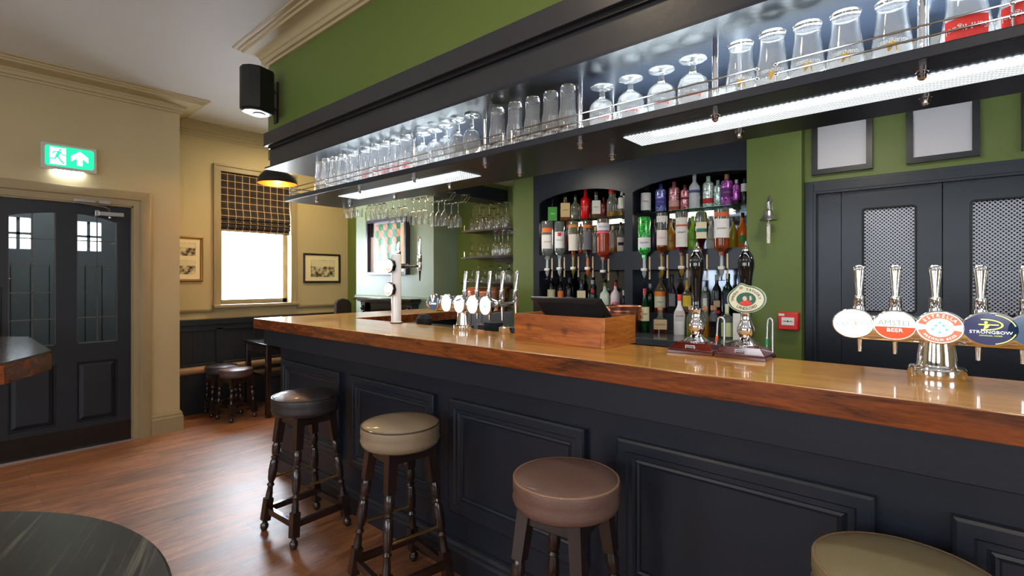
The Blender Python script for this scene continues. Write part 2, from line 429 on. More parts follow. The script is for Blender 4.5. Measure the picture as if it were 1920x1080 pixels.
# architrave of the entrance door
ar = [(0, 0), (.012, 0), (.016, .02), (.016, .05), (.03, .058), (.03, .115), (.022, .13), (0, .131)]
def arch_frame(mb, X, y0, y1, z1, prof, sgn=1, z0=0.0):
    # picture-frame moulding round an opening in an x = const plane; prof (out, away)
    q = len(prof); v = []
    for (y, z, dy, dz) in ((y0, z0, -1, 0), (y0, z1, -1, 1), (y1, z1, 1, 1), (y1, z0, 1, 0)):
        for o, a in prof: v.append((X + sgn * o, y + dy * a, z + dz * a))
    f = []
    for i in range(3):
        for k in range(q):
            k2 = (k + 1) % q; f.append((i * q + k, i * q + k2, (i + 1) * q + k2, (i + 1) * q + k))
    f.append(tuple(range(q))); f.append(tuple(3 * q + k for k in range(q))[::-1])
    mb._add(v, f)
a = MB(); arch_frame(a, XD, DY0, DY1, DZ, ar)
a.box(XD - .2, XD, DY1 - .012, DY1 + .001, 0, DZ); a.box(XD - .2, XD, DY0 - .001, DY0 + .012, 0, DZ); a.box(XD - .2, XD, DY0, DY1, DZ - .012, DZ + .001)
struct('trim_7', a, M_TRIM, smooth=30)

# ------------------------------------------------------------------ entrance door
dx0, dx1 = XD - .075, XD - .03
def quadpanel(mb, x0, x1, ys, zs): mb.box(x0, x1, ys[0], ys[1], zs[0], zs[1])
dl = MB(); y0, y1 = DY0 + .014, DY1 - .014; ztop = DZ - .014
g1, g2 = (0.362, 0.643), (0.773, 1.049)
zg0 = 0.89
def topz(y): return 1.992 - 0.42 * (y - .708) ** 2 * 1.1 - 0.0
# stiles, rails
for (a_, b_) in ((y0, g1[0]), (g1[1], g2[0]), (g2[1], y1)): dl.box(dx0, dx1, a_, b_, 0, ztop)
for g in (g1, g2):
    dl.box(dx0, dx1, g[0], g[1], 0.735, zg0); dl.box(dx0, dx1, g[0], g[1], 0, 0.225)
    n = 6
    pts = [(g[0] + (g[1] - g[0]) * i / n) for i in range(n + 1)]
    for i in range(n):
        v = [(dx0, pts[i], topz(pts[i])), (dx0, pts[i + 1], topz(pts[i + 1])), (dx0, pts[i + 1], ztop), (dx0, pts[i], ztop)]
        v += [(dx1, q[1], q[2]) for q in v]
        dl._add(v, [(0, 1, 2, 3), (7, 6, 5, 4), (0, 4, 5, 1), (3, 2, 6, 7)])
    # lower raised panel
    a0, b0, c0, d0 = g[0], g[1], .225, .735
    v = []
    for (ins, x) in ((0, dx1 - .022), (.012, dx1 - .022), (.016, dx1 - .018), (.045, dx1 - .004), (.05, dx1 - .004)):
        v += [(x, a0 + ins, c0 + ins), (x, b0 - ins, c0 + ins), (x, b0 - ins, d0 - ins), (x, a0 + ins, d0 - ins)]
    f = [(4 * i + k, 4 * i + (k + 1) % 4, 4 * i + 4 + (k + 1) % 4, 4 * i + 4 + k) for i in range(4) for k in range(4)] + [(16, 17, 18, 19)]
    dl._add(v, f)
    dl.box(dx0, dx1 - .024, a0, b0, c0, d0)
door = tag(dl.build('door_1', M_NAVYD, smooth=0), kind='structure')
ob = MB()
for g in (g1, g2):
    ob.box(dx0 + .02, dx0 + .024, g[0], g[1], zg0, 1.995)
M_PANE = mat('leaded_pane_glass', (235, 242, 245), 0.02, trans=1.0, ior=1.12)
ob.build('glass_pane', M_PANE, door, smooth=0)
ld = MB()
for g in (g1, g2):
    m_ = (g[0] + g[1]) / 2
    ld.box(dx0 + .015, dx0 + .029, m_ - .004, m_ + .004, zg0, topz(m_))
    for k in range(1, 5):
        z = zg0 + (1.985 - zg0) * k / 5
        ld.box(dx0 + .015, dx0 + .029, g[0], g[1], z - .004, z + .004)
    for yy in (g[0] + .003, g[1] - .003): ld.box(dx0 + .01, dx0 + .034, yy - .004, yy + .004, zg0, topz(yy))
    ld.box(dx0 + .01, dx0 + .034, g[0], g[1], zg0 - .001, zg0 + .008)
ld.build('lead_bars', mat('dull_lead', (92, 92, 88), .45, .6), door, smooth=0)
MB().box(dx1 - .001, dx1 + .003, y0, y1, 0.012, .177).build('kick_plate', mat('kick_plate_black', (8, 8, 10), .25, coat=.4), door, smooth=0)
MB().box(dx1 + .001, dx1 + .02, DY0 + .03, 0.325, 1.0, 1.38).build('door_lock', M_BLACK, door, bevel=.004)
cl = thing('door_closer', 'silver overhead door closer arm fixed above the right glass panel of the entrance door', 'door closer', (dx1 + .002, 1.0, 2.0))
yc0, zc0 = PX(178, 402, dx1 + .03); yc1, zc1 = PX(234, 404, dx1 + .03)
c = MB(); c.box(dx1, dx1 + .05, 0.885, 1.085, 1.985, 2.022); c.box(dx1, dx1 + .056, .885, .915, 1.978, 2.03); c.lathe([(0, 0), (.012, 0), (.012, .02), (0, .02)], 12, Matrix.Translation((dx1 + .028, .99, 1.965)))
c.build('closer_body', M_STEEL, cl, bevel=.004, world=True)
c = MB(); c.tube([(dx1 + .028, .985, 2.03), (dx1 + .028, .985, 2.048), (XD + .04, .95, 2.058), (XD + .045, .78, 2.075)], .005, 8)
c.build('closer_arm', M_STEEL, cl, world=True)
c = MB(); c.box(XD + .03, XD + .052, .745, .88, 2.085, 2.105); c.box(XD + .028, XD + .055, .91, .985, 2.085, 2.112); c.tube([(XD + .042, .87, 2.095), (XD + .042, .93, 2.095)], .004)
c.build('closer_track', M_STEEL, cl, bevel=.002, world=True)
struct('trim_8', MB().box(XD - .075, XD + .012, DY0, DY1, 0, .012), M_STEEL)
# porch behind the door: dark boarded walls, with a glazed outer door
pm = MB(); pm.box(-8.2, -5.72, -0.5, -.42, 0, CZ); pm.box(-8.2, -5.72, 1.40, 1.517 - .12, 0, CZ)
zA, zB = PX(150, 470, -7.4)[1], PX(150, 415, -7.4)[1]
yw = [(PX(10, 430, -7.4)[0], PX(58, 430, -7.4)[0]), (PX(143, 430, -7.4)[0], PX(190, 430, -7.4)[0])]
pm.box(-7.5, -7.4, -.42, 1.40, 0, zA); pm.box(-7.5, -7.4, -.42, 1.40, zB, CZ)
pm.box(-7.5, -7.4, -.42, yw[0][0], zA, zB); pm.box(-7.5, -7.4, yw[0][1], yw[1][0], zA, zB); pm.box(-7.5, -7.4, yw[1][1], 1.40, zA, zB)
for (a_, b_) in yw:
    q = (a_ + b_) / 2; pm.box(-7.48, -7.42, q - .014, q + .014, zA, zB); pm.box(-7.48, -7.42, a_, b_, (zA + zB) / 2 - .012, (zA + zB) / 2 + .012)
struct('wall_porch', pm, mat('porch_board_paint', (98, 104, 106), .3, vary=(3, .2)))
grooves = MB()
for k in range(12): grooves.box(-7.402, -7.396, -.4 + k * .15, -.394 + k * .15, 0, 1.6)
struct('trim_9', grooves, M_BLACK)
bo = thing('door_bolt', 'brass bolt fixed on the porch door seen through the left glass panel', 'bolt', (-7.38, .3, 1.4))
MB().box(-7.398, -7.38, .28, .47, 1.42, 1.46).tube([(-7.37, .29, 1.44), (-7.37, .5, 1.44)], .008).build('bolt_bar', M_BRASS, bo, world=True, bevel=.002)
nt_ = MB().box(-7.396, -7.39, .40, .47, 1.0, 1.14).build('brass_plate', M_BRASS); tag(nt_, 'small brass push plate low on the porch door behind the glass', 'plate')
nt_ = MB().box(-7.396, -7.39, .28, .36, 1.68 - .2, 1.80 - .2).build('paper_notice', M_CREAMP); tag(nt_, 'small cream notice pinned inside the porch seen through the left glass', 'notice')

# ------------------------------------------------------------------ exit sign
sy0, sy1, sz0, sz1 = .547, .895, 2.335, 2.546
ex = thing('exit_sign', 'lit green emergency exit sign above the entrance door', 'exit sign', (XD, (sy0 + sy1) / 2, sz0))
MB().box(XD, XD + .035, sy0, sy1, sz0, sz1).build('sign_housing', mat('sign_housing', (196, 190, 178), .5), ex, world=True, bevel=.004)
M_SG = mat('sign_green', (40, 214, 160), .4, emit=.95, ecol=(30, 220, 165)); M_SW = mat('sign_white', (255, 255, 255), .4, emit=1.5, ecol=(240, 255, 250))
ey0, ey1, ez0, ez1 = sy0 + .022, sy1 - .018, sz0 + .025, sz1 - .02
def rrect(a, b, c, d, r, n=5):
    pts = []
    for (cx, cy, s0) in ((b - r, c + r, -pi / 2), (b - r, d - r, 0), (a + r, d - r, pi / 2), (a + r, c + r, pi)):
        for k in range(n + 1): pts.append((cx + r * cos(s0 + k * pi / 2 / n), cy + r * sin(s0 + k * pi / 2 / n)))
    return pts
MX = Matrix(((0, 0, 1, XD), (1, 0, 0, 0), (0, 1, 0, 0), (0, 0, 0, 1)))   # plan (y, z, out) onto the door wall
MB().prism(rrect(ey0, ey1, ez0, ez1, .02), .03, .037, MX).build('green_panel', M_SG, ex, world=True, smooth=0)
p = MB()
wx0 = ey0 + .028; p.prism([(wx0, ez0 + .015), (wx0 + .10, ez0 + .015), (wx0 + .10, ez1 - .015), (wx0, ez1 - .015)], .036, .038, MX)
ax = ey0 + .215; aw = .05; zb = ez0 + .025; zt = ez1 - .022
p.prism([(ax - .018, zb), (ax + .018, zb), (ax + .018, zt - .06), (ax + .055, zt - .09), (ax + .055, zt - .045), (ax, zt), (ax - .055, zt - .045), (ax - .055, zt - .09), (ax - .018, zt - .06)], .036, .038, MX)
p.build('white_symbols', M_SW, ex, world=True, smooth=0)
r_ = MB(); cxm, czm = wx0 + .052, (ez0 + ez1) / 2
def stroke(mb, pts, w_, M, z=(.038, .0395)):
    for (a, b) in zip(pts[:-1], pts[1:]):
        d = Vector((b[0] - a[0], b[1] - a[1])); d.normalize(); n_ = Vector((-d.y, d.x)) * w_ / 2; e = d * w_ * .3
        mb.prism([(a[0] - n_.x - e.x, a[1] - n_.y - e.y), (b[0] - n_.x + e.x, b[1] - n_.y + e.y), (b[0] + n_.x + e.x, b[1] + n_.y + e.y), (a[0] + n_.x - e.x, a[1] + n_.y - e.y)], z[0], z[1], M)
disc(r_, MX, .009, .009, .038, .0395, 14, cxm + .012, czm + .052)
stroke(r_, [(cxm + .006, czm + .036), (cxm - .008, czm + .0)], .02, MX)
stroke(r_, [(cxm + .004, czm + .036), (cxm - .024, czm + .034), (cxm - .036, czm + .018)], .008, MX)
stroke(r_, [(cxm + .008, czm + .032), (cxm + .03, czm + .012), (cxm + .05, czm + .012)], .008, MX)
stroke(r_, [(cxm - .006, czm), (cxm + .012, czm - .028), (cxm + .032, czm - .055)], .011, MX)
stroke(r_, [(cxm - .008, czm), (cxm - .022, czm - .022), (cxm - .05, czm - .024)], .010, MX)
r_.build('running_figure', M_SG, ex, world=True, smooth=0)
MB().box(XD + .004, XD + .03, sy0 + .08, sy1 - .09, sz0 - .004, sz0 + .002).build('lamp_slot', mat('slot_lamp', (225, 242, 255), emit=70), ex, world=True, smooth=0)

# ------------------------------------------------------------------ window in the alcove
wf = MB()
arch_frame(wf, XW, WY0 - .0, WY1 + .0, WZ1, [(0, 0), (.02, 0), (.02, .05), (.032, .056), (.032, .075), (0, .075)], 1, WZ0)
wf.box(XW - .16, XW - .1, WY0, WY0 + .05, WZ0, WZ1); wf.box(XW - .16, XW - .1, WY1 - .05, WY1, WZ0, WZ1); wf.box(XW - .16, XW - .1, WY0, WY1, WZ0, WZ0 + .05); wf.box(XW - .16, XW - .1, WY0, WY1, WZ1 - .05, WZ1)
win = tag(wf.build('window_1', M_TRIM, smooth=30), kind='structure')
MB().box(XW - .2, XW + .07, WY0 - .085, WY1 + .085, WZ0 - .035, WZ0).build('window_sill', M_TRIM, win, bevel=.006)
MB().box(XW - .135, XW - .13, WY0 + .05, WY1 - .05, WZ0 + .05, WZ1 - .05).build('glass_pane', mat('window_glass', (250, 252, 255), .0, trans=1.0, ior=1.05), win, smooth=0)
# roman blind
def plaid():
    m = bpy.data.materials.new('brown_plaid_wool'); m.use_nodes = True; nt = m.node_tree; N = nt.nodes; L = nt.links
    b = N['Principled BSDF']; b.inputs['Roughness'].default_value = .9
    tc = N.new('ShaderNodeTexCoord'); sp = N.new('ShaderNodeSeparateXYZ'); L.new(tc.outputs['Object'], sp.inputs[0])
    def lines(axis, per, wd):
        mo = N.new('ShaderNodeMath'); mo.operation = 'PINGPONG'; mo.inputs[1].default_value = per / 2; L.new(sp.outputs[axis], mo.inputs[0])
        lt = N.new('ShaderNodeMath'); lt.operation = 'LESS_THAN'; lt.inputs[1].default_value = wd; L.new(mo.outputs[0], lt.inputs[0]); return lt
    a_, b_ = lines('Y', .08, .0028), lines('Z', .08, .0028)
    mx = N.new('ShaderNodeMath'); mx.operation = 'MAXIMUM'; L.new(a_.outputs[0], mx.inputs[0]); L.new(b_.outputs[0], mx.inputs[1])
    c_, d_ = lines('Y', .16, .024), lines('Z', .16, .024)
    ad = N.new('ShaderNodeMath'); ad.operation = 'ADD'; L.new(c_.outputs[0], ad.inputs[0]); L.new(d_.outputs[0], ad.inputs[1])
    m1 = N.new('ShaderNodeMix'); m1.data_type = 'RGBA'; m1.inputs[6].default_value = lin((34, 26, 25)); m1.inputs[7].default_value = lin((54, 41, 39))
    ha = N.new('ShaderNodeMath'); ha.operation = 'MULTIPLY'; ha.inputs[1].default_value = .5; L.new(ad.outputs[0], ha.inputs[0]); L.new(ha.outputs[0], m1.inputs[0])
    m2 = N.new('ShaderNodeMix'); m2.data_type = 'RGBA'; m2.inputs[7].default_value = lin((190, 160, 120)); L.new(mx.outputs[0], m2.inputs[0]); L.new(m1.outputs[2], m2.inputs[6])
    L.new(m2.outputs[2], b.inputs['Base Color'])
    return m
M_PLAID = plaid()
bl = thing('roman_blind', 'brown plaid roman blind half lowered over the bright window', 'blind', (XW + .05, 2.5, 2.0))
def cloth_sheet(mb, y0, y1, prof, th=.006):   # prof list of (x, z)
    q = len(prof); v = [(x, y0, z) for x, z in prof] + [(x, y1, z) for x, z in prof] + [(x - th, y0, z) for x, z in prof] + [(x - th, y1, z) for x, z in prof]
    f = []
    for i in range(q - 1):
        f += [(i, i + 1, q + i + 1, q + i), (2 * q + i, 3 * q + i, 3 * q + i + 1, 2 * q + i + 1), (i, 2 * q + i, 2 * q + i + 1, i + 1), (q + i, q + i + 1, 3 * q + i + 1, 3 * q + i)]
    f += [(0, q, 3 * q, 2 * q), (q - 1, 2 * q - 1 + 0, 4 * q - 1, 3 * q - 1)]
    mb._add(v, f)
X_ = XW - .015
pf = [(X_, 2.655), (X_ + .003, 2.4), (X_ + .006, 2.27), (X_ + .012, 2.26), (X_ + .028, 2.20), (X_ + .034, 2.16), (X_ + .03, 2.125), (X_ + .01, 2.12), (X_ + .036, 2.10), (X_ + .042, 2.085), (X_ + .02, 2.065), (X_ + .034, 2.05), (X_ + .026, 2.03), (X_ + .006, 2.03), (X_ + .01, 1.985)]
cb = MB(); cloth_sheet(cb, WY0 - .005 + .012, WY1 - .012, pf); cb.build('blind_fabric', M_PLAID, bl, world=True, smooth=50)
MB().box(XW - .06, XW - .02, WY0 + .01, WY1 - .01, 2.63, 2.66).build('head_rail', M_DARKWOOD, bl, world=True)
# ------------------------------------------------------------------ framed pictures
def sepia(name, seed, sky=.45):
    m = bpy.data.materials.new(name); m.use_nodes = True; nt = m.node_tree; N = nt.nodes; L = nt.links; b = N['Principled BSDF']
    b.inputs['Roughness'].default_value = .35
    tc = N.new('ShaderNodeTexCoord'); n = N.new('ShaderNodeTexNoise'); n.inputs['Scale'].default_value = 22; n.inputs['Detail'].default_value = 6
    mp = N.new('ShaderNodeMapping'); mp.inputs['Location'].default_value = (seed, seed, seed); L.new(tc.outputs['Object'], mp.inputs[0]); L.new(mp.outputs[0], n.inputs['Vector'])
    cr = N.new('ShaderNodeValToRGB'); e = cr.color_ramp.elements; e[0].position = .38; e[1].position = .62
    e[0].color = lin((52, 38, 26)); e[1].color = lin((206, 190, 150)); L.new(n.outputs['Fac'], cr.inputs['Fac']); L.new(cr.outputs[0], b.inputs['Base Color'])
    return m
M_SEPSKY = mat('faded_photo_sky', (210, 198, 160), .4)
def wall_picture(label, cat, y0, y1, z0, z1, fm, fw, photos, group=None):
    t = thing('framed_picture', label, cat, (XW, (y0 + y1) / 2, z0), group=group)
    f = MB()
    arch = [(0, 0), (.018, 0), (.024, -fw * .4), (.02, -fw * .8), (.012, -fw), (0, -fw)]
    q = len(arch); v = []
    for (y, z, dy, dz) in ((y0, z0, -1, -1), (y0, z1, -1, 1), (y1, z1, 1, 1), (y1, z0, 1, -1)):
        for o, a_ in arch: v.append((XW + o, y + dy * a_, z + dz * a_))
    f._add(v, [(i * q + k, i * q + (k + 1) % q, ((i + 1) % 4) * q + (k + 1) % q, ((i + 1) % 4) * q + k) for i in range(4) for k in range(q)])
    f.build('frame', fm, t, world=True)
    MB().box(XW, XW + .008, y0 + fw * .8, y1 - fw * .8, z0 + fw * .8, z1 - fw * .8).build('mount_board', M_CREAMP, t, world=True, smooth=0)
    for i, (a_, b_, c_, d_) in enumerate(photos):
        ph = MB().box(XW + .008, XW + .0095, a_, b_, c_, d_).build('old_photograph', sepia('sepia_%d_%s' % (i, label[:5]), i * 3.1 + len(label)), t, world=True, smooth=0)
        MB().box(XW + .0095, XW + .0102, a_ + .004, b_ - .004, c_ + (d_ - c_) * .62, d_ - .004).build('pale_sky', M_SEPSKY, ph, world=True, smooth=0)
    return t
wall_picture('black framed sepia photograph of a cottage right of the alcove window', 'picture', 3.06, 3.57, 1.39, 1.77, mat('black_frame', (36, 28, 22), .35), .025, [(3.16, 3.49, 1.465, 1.685)])
wall_picture('gilt framed pair of old photographs left of the alcove window', 'picture', 1.55, 1.922, 1.41, 1.90, mat('gilt_frame', (150, 112, 60), .35, .6), .028, [(1.62, 1.85, 1.69, 1.83), (1.62, 1.85, 1.49, 1.64)])
# ------------------------------------------------------------------ pendant lamp
pc = (-4.82, 2.13); pz = 2.345
pn = thing('pendant_lamp', 'black dome pendant lamp with glowing copper inside near the window', 'pendant lamp', (pc[0], pc[1], pz))
pr_o = [(.175, 0), (.172, .02), (.155, .07), (.12, .11), (.07, .14), (.03, .155), (.025, .2), (0, .2)]
MB().lathe(pr_o, 40).build('outer_shade', mat('matt_black_metal', (30, 27, 25), .45), pn)
MB().lathe([(r * .975, z - .001) for r, z in pr_o[:6]] + [(0, .152)], 40).build('copper_lining', mat('copper_lining', (226, 104, 36), .4, .6), pn)
MB().sphere((0, 0, .04), .035).build('bulb', mat('warm_bulb', (255, 200, 120), emit=22, ecol=(255, 176, 90)), pn)
pl = bpy.data.lights.new('pendant_glow', 'POINT'); pl.energy = 14; pl.color = (1, .60, .28); pl.shadow_soft_size = .03
plo = bpy.data.objects.new('pendant_glow', pl); COL.objects.link(plo); plo.location = (0, 0, -.01); plo.parent = pn
MB().tube([(0, 0, .2), (0, 0, CZ - pz)], .004).build('flex', M_BLACK, pn)

# ------------------------------------------------------------------ upholstered bench along the window wall
bn = thing('bench', 'long navy panelled bench with tan seat pad below the alcove window', 'bench', (-5.9, 2.6, 0))
BB = XW + .10
b_ = MB(); b_.box(XW + .003, BB - .02, YN + .02, YB - .02, .44, .97); b_.box(XW + .003, BB + .015, YN + .02, YB - .02, .94, 1.0)
b_.box(BB - .02, BB, YN + .02, YB - .02, .88, .95); b_.box(BB - .02, BB, YN + .02, YB - .02, .44, .52)
for k in range(5):
    y_ = YN + .02 + k * .52
    b_.box(BB - .02, BB, y_ - .03, y_ + .04, .5, .9)
    for j in range(1, 4): b_.box(BB - .024, BB - .0175, y_ + .04 + j * .112, y_ + .044 + j * .112, .5, .9)
b_.build('bench_back', M_NAVYD, bn, world=True, bevel=.003)
MB().box(XW + .003, -6.05, YN + .02, YB - .02, 0, .42).build('bench_base', M_NAVYD, bn, world=True)
MB().box(BB, -6.03, YN + .03, YB - .02, .42, .50).build('seat_pad', mat('tan_leather', (150, 118, 90), .35, vary=(8, .1)), bn, world=True, bevel=.03)
# ------------------------------------------------------------------ turned stools
def leather(n, c, r=.33): return mat(n, c, r, vary=(9, .12), bump=(420, .35), coat=.15)
LEG = [(.017, 0), (.019, .02), (.024, .08), (.021, .2), (.013, .24), (.022, .27), (.015, .30), (.021, .34), (.024, .5), (.020, .66), (.013, .72), (.021, .76), (.014, .80), (.018, .9), (.019, 1)]
def stool(label, loc, rotz, H, seat_m, pipe_m, ftop=.095, fbot=.165, rs=.18, pad=.105, group=None, ks=1.0, rails=True, block=.17, wood_m=None):
    wm = wood_m or M_DARKWOOD
    t = thing('bar_stool' if H > .6 else 'low_stool', label, 'stool', loc, rotz, group)
    z0 = H - pad
    prof = [(0, z0), (rs * .9, z0), (rs * .97, z0 + .01), (rs * 1.01, z0 + .03), (rs * .985, z0 + .045), (rs * 1.0, z0 + .06), (rs, H - .018), (rs * .985, H - .010), (rs * .93, H - .004), (rs * .7, H + .006), (rs * .35, H + .011), (0, H + .012)]
    s_ = MB().lathe(prof, 48).build('seat', seat_m, t, smooth=60)
    MB().tube([((rs - .004) * cos(a), (rs - .004) * sin(a), H - .010) for a in [2 * pi * k / 48 for k in range(48)]], .0042, 8, True).build('piping', pipe_m, s_)
    ap = MB(); q = ftop + .005
    for (a_, b_, c_, d_) in ((-q, q, -q - .012, -q + .012), (-q, q, q - .012, q + .012), (-q - .012, -q + .012, -q, q), (q - .012, q + .012, -q, q)): ap.box(a_, b_, c_, d_, z0 - .05, z0)
    ap.build('apron', wm, t, bevel=.003)
    zl = z0
    def P(sx, sy, z):
        k = ftop + (fbot - ftop) * (zl - z) / zl
        return Vector((sx * k, sy * k, z))
    zb1, zb0 = .155 * ks + .03, .045
    for sx, sy in ((-1, -1), (1, -1), (1, 1), (-1, 1)):
        l = MB(); l.bar(P(sx, sy, zl), P(sx, sy, zl - block), .046, .046, .04, .04)
        l.turned(P(sx, sy, zl - block), P(sx, sy, zb1), LEG if H > .6 else [(r * .9, t_) for r, t_ in LEG])
        l.bar(P(sx, sy, zb1), P(sx, sy, zb0 + .015), .042, .042)
        l.turned(P(sx, sy, zb0 + .018), P(sx, sy, 0), [(.012, 0), (.011, .2), (.022, .45), (.022, .7), (.014, .97), (0, 1)])
        l.build('leg', wm, t)
    zs = (zb1 + zb0) / 2 + .008
    for (a_, b_) in (((-1, -1), (1, -1)), ((1, -1), (1, 1)), ((1, 1), (-1, 1)), ((-1, 1), (-1, -1))):
        MB().bar(P(a_[0], a_[1], zs), P(b_[0], b_[1], zs), .022, .034).build('stretcher', wm, t)
    if rails:
        for sx in (-1, 1):
            MB().tube([P(sx, -1, .30), P(sx, 1, .30)], .007, 10).build('foot_rail', M_BRASS, t)
    return t
def sx_(px, py, H): p_ = PZ(px, py, H); return (p_[0], p_[1], 0)
stool('black seated bar stool, furthest from the viewer along the bar', sx_(574, 737, .78), radians(3), .78, leather('black_leather', (44, 38, 38)), leather('black_piping', (20, 18, 20)), rs=.185)
stool('taupe seated bar stool between the black and the brown ones', sx_(751, 789, .78), radians(-8), .78, leather('taupe_leather', (140, 122, 98)), leather('dark_piping', (70, 54, 42)))
stool('brown seated bar stool in front of the widest counter panel', sx_(1061, 888, .78), radians(5), .78, leather('brown_leather', (112, 84, 74)), leather('tan_piping', (150, 116, 92)))
stool('khaki seated bar stool cut off at the bottom right of the photo', (-0.075, 1.45, 0), radians(4), .78, leather('khaki_leather', (142, 128, 94)), leather('khaki_piping', (150, 122, 96)), rs=.185)
lowp = dict(ftop=.10, fbot=.124, rs=.158, pad=.085, rails=False, block=.10)
stool('low round stool with brown seat in front of its black twin', sx_(443, 690, .52), radians(10), .52, leather('dark_brown_leather', (84, 62, 58), .25), leather('dark_piping2', (60, 44, 40)), **lowp)
stool('low round stool with black seat partly hidden behind the brown one', (sx_(443, 690, .52)[0] - .32, sx_(443, 690, .52)[1] - .03, 0), radians(-5), .52, leather('blue_black_leather', (56, 54, 62), .25), leather('black_piping', (20, 18, 20)), **lowp)
# low dark table by the bench
tx, ty = PZ(503, 783, 0)
tb = thing('pub_table', 'small black square table with lower shelf beside the low stools', 'table', (tx, ty, 0))
tw, td = .56, .6
MB().box(-tw, .03, -.03, td, .735, .762).build('tabletop', mat('black_satin_wood', (20, 20, 24), .22, coat=.4), tb, bevel=.004)
MB().box(-tw + .04, -.01, .0, td - .04, .65, .735).build('apron', M_DARKWOOD, tb)
for (x, y) in ((0, 0), (-tw + .05, 0), (0, td - .05), (-tw + .05, td - .05)):
    MB().box(x - .025, x + .025, y - .025, y + .025, 0, .735).build('leg', M_DARKWOOD, tb, bevel=.003)
MB().box(-tw + .05, 0, .01, td - .05, .40, .425).build('lower_shelf', mat('black_satin_wood', (20, 20, 24)), tb)
# dark chair back in the far corner
chx = PX(657, 585, -5.9)
ch = MB(); ch.prism([(3.33 - .0, .85), (3.33, 1.13), (3.36, 1.17), (3.44, 1.19), (3.52, 1.17), (3.56, 1.12), (3.56, .85)], -5.93, -5.88, Matrix(((0, 0, 1, 0), (1, 0, 0, 0), (0, 1, 0, 0), (0, 0, 0, 1))))
cr_ = thing('corner_chair', 'dark rounded chair back in the corner beyond the counter', 'chair', (-5.9, 3.4, 0))
ch.build('backrest', mat('dark_brown_hide', (44, 36, 34), .4), cr_, world=True, bevel=.015)
s_ = MB(); s_.box(-5.9, -5.5, 3.3, 3.66, .42, .48); s_.build('seat', M_DARKWOOD, cr_, world=True, bevel=.01)
for (x, y) in ((-5.9, 3.34), (-5.52, 3.34), (-5.9, 3.62), (-5.52, 3.62)): MB().box(x - .02, x + .02, y - .02, y + .02, 0, .86 if x < -5.7 else .42).build('leg', M_DARKWOOD, cr_, world=True)

# ------------------------------------------------------------------ tall tables near the viewer
z1 = 1.1
A_, B_, C_ = PZ(53, 631, z1), PZ(97, 657, z1), PZ(8, 680, z1)
D_ = (-4.45, A_[1] - .28)
pts = [(C_[0], C_[1]), (B_[0], B_[1]), (A_[0], A_[1]), D_, (D_[0], -.95), (C_[0] - .2, -1.2), (C_[0], -1.0)]
tt = thing('tall_table', 'tall dark oak table with clipped corners at the left edge of the photo', 'table', (-3.6, -.35, 0))
MB().prism(pts, z1 - .012, z1).build('tabletop', M_TABLETOP, tt, world=True, smooth=0)
MB().prism([(x, y) for x, y in pts], z1 - .088, z1 - .012).build('edge_band', M_EDGE, tt, world=True, smooth=0)
MB().lathe([(0, 0), (.30, 0), (.30, .02), (.06, .05), (.05, .1), (.05, z1 - .09), (0, z1 - .09)], 32).build('pedestal', M_BLACK, tt)
zr = 1.08; R_ = .45
k = (EYE - zr) / (EYE - 1.0); rc = (-.97219519 * k, -.30799085 * k); R_ = .547568 * k
rt = thing('round_table', 'round black ash table with wavy grain at the bottom left', 'table', (rc[0], rc[1], 0), radians(-22))
MB().lathe([(0, zr - .035), (R_ - .01, zr - .035), (R_, zr - .028), (R_, zr - .004), (R_ - .004, zr), (0, zr)], 96).build('tabletop', M_BLACKASH, rt)
MB().lathe([(0, 0), (.25, 0), (.25, .02), (.05, .05), (.04, .1), (.04, zr - .035), (0, zr - .035)], 32).build('pedestal', M_BLACK, rt)

# ================================================================== THE BAR
BL = -3.79; CT = 1.15; CF = 1.53; CBK = 2.03; AX = -3.335; XE = 3.3
bar = thing('bar_counter', 'long charcoal navy panelled bar front under the wooden counter', 'bar counter', (-1.0, 1.85, 0))
mb = MB(); mb.box(BL, XE, 1.70, 1.98, 0, 1.075); mb.box(BL, AX - .07, 1.98, YB - .004, 0, 1.075)
mb.build('bar_carcass', M_NAVY, bar, world=True, smooth=0)
MB().box(BL - .03, XE, 1.585, 1.70, .958, 1.075).build('fascia_board', M_NAVY, bar, world=True, bevel=.003)
MB().sweep([(XE, 1.70), (BL, 1.70), (BL, YB - .004)], [(0, 0), (.03, 0), (.03, .10), (.022, .112), (.022, .126), (.012, .138), (.012, .15), (0, .155)]).build('plinth', M_NAVY, bar, world=True, smooth=30)
def raised(x0, x1, z0, z1, Y):
    m = MB(); pr_ = [(0, 0), (0, .026), (.008, .030), (.040, .030), (.046, .022), (.062, .022), (.070, .012), (.078, .016), (.086, .012), (.09, .004)]
    v = []
    for ins, a in pr_:
        v += [(x0 + ins, Y - a, z0 + ins), (x1 - ins, Y - a, z0 + ins), (x1 - ins, Y - a, z1 - ins), (x0 + ins, Y - a, z1 - ins)]
    n = len(pr_)
    f = [(4 * i + k, 4 * i + (k + 1) % 4, 4 * i + 4 + (k + 1) % 4, 4 * i + 4 + k) for i in range(n - 1) for k in range(4)] + [tuple(4 * (n - 1) + k for k in range(4))]
    return m._add(v, f)
for (x0, x1) in ((-3.735, -2.915), (-2.80, -1.995), (-1.88, -1.083), (-.94, -.153), (.006, .80), (.92, 1.72), (1.85, 2.65)):
    raised(x0, x1, .285, .845, 1.70).build('raised_panel', M_NAVY, bar, world=True, smooth=25)
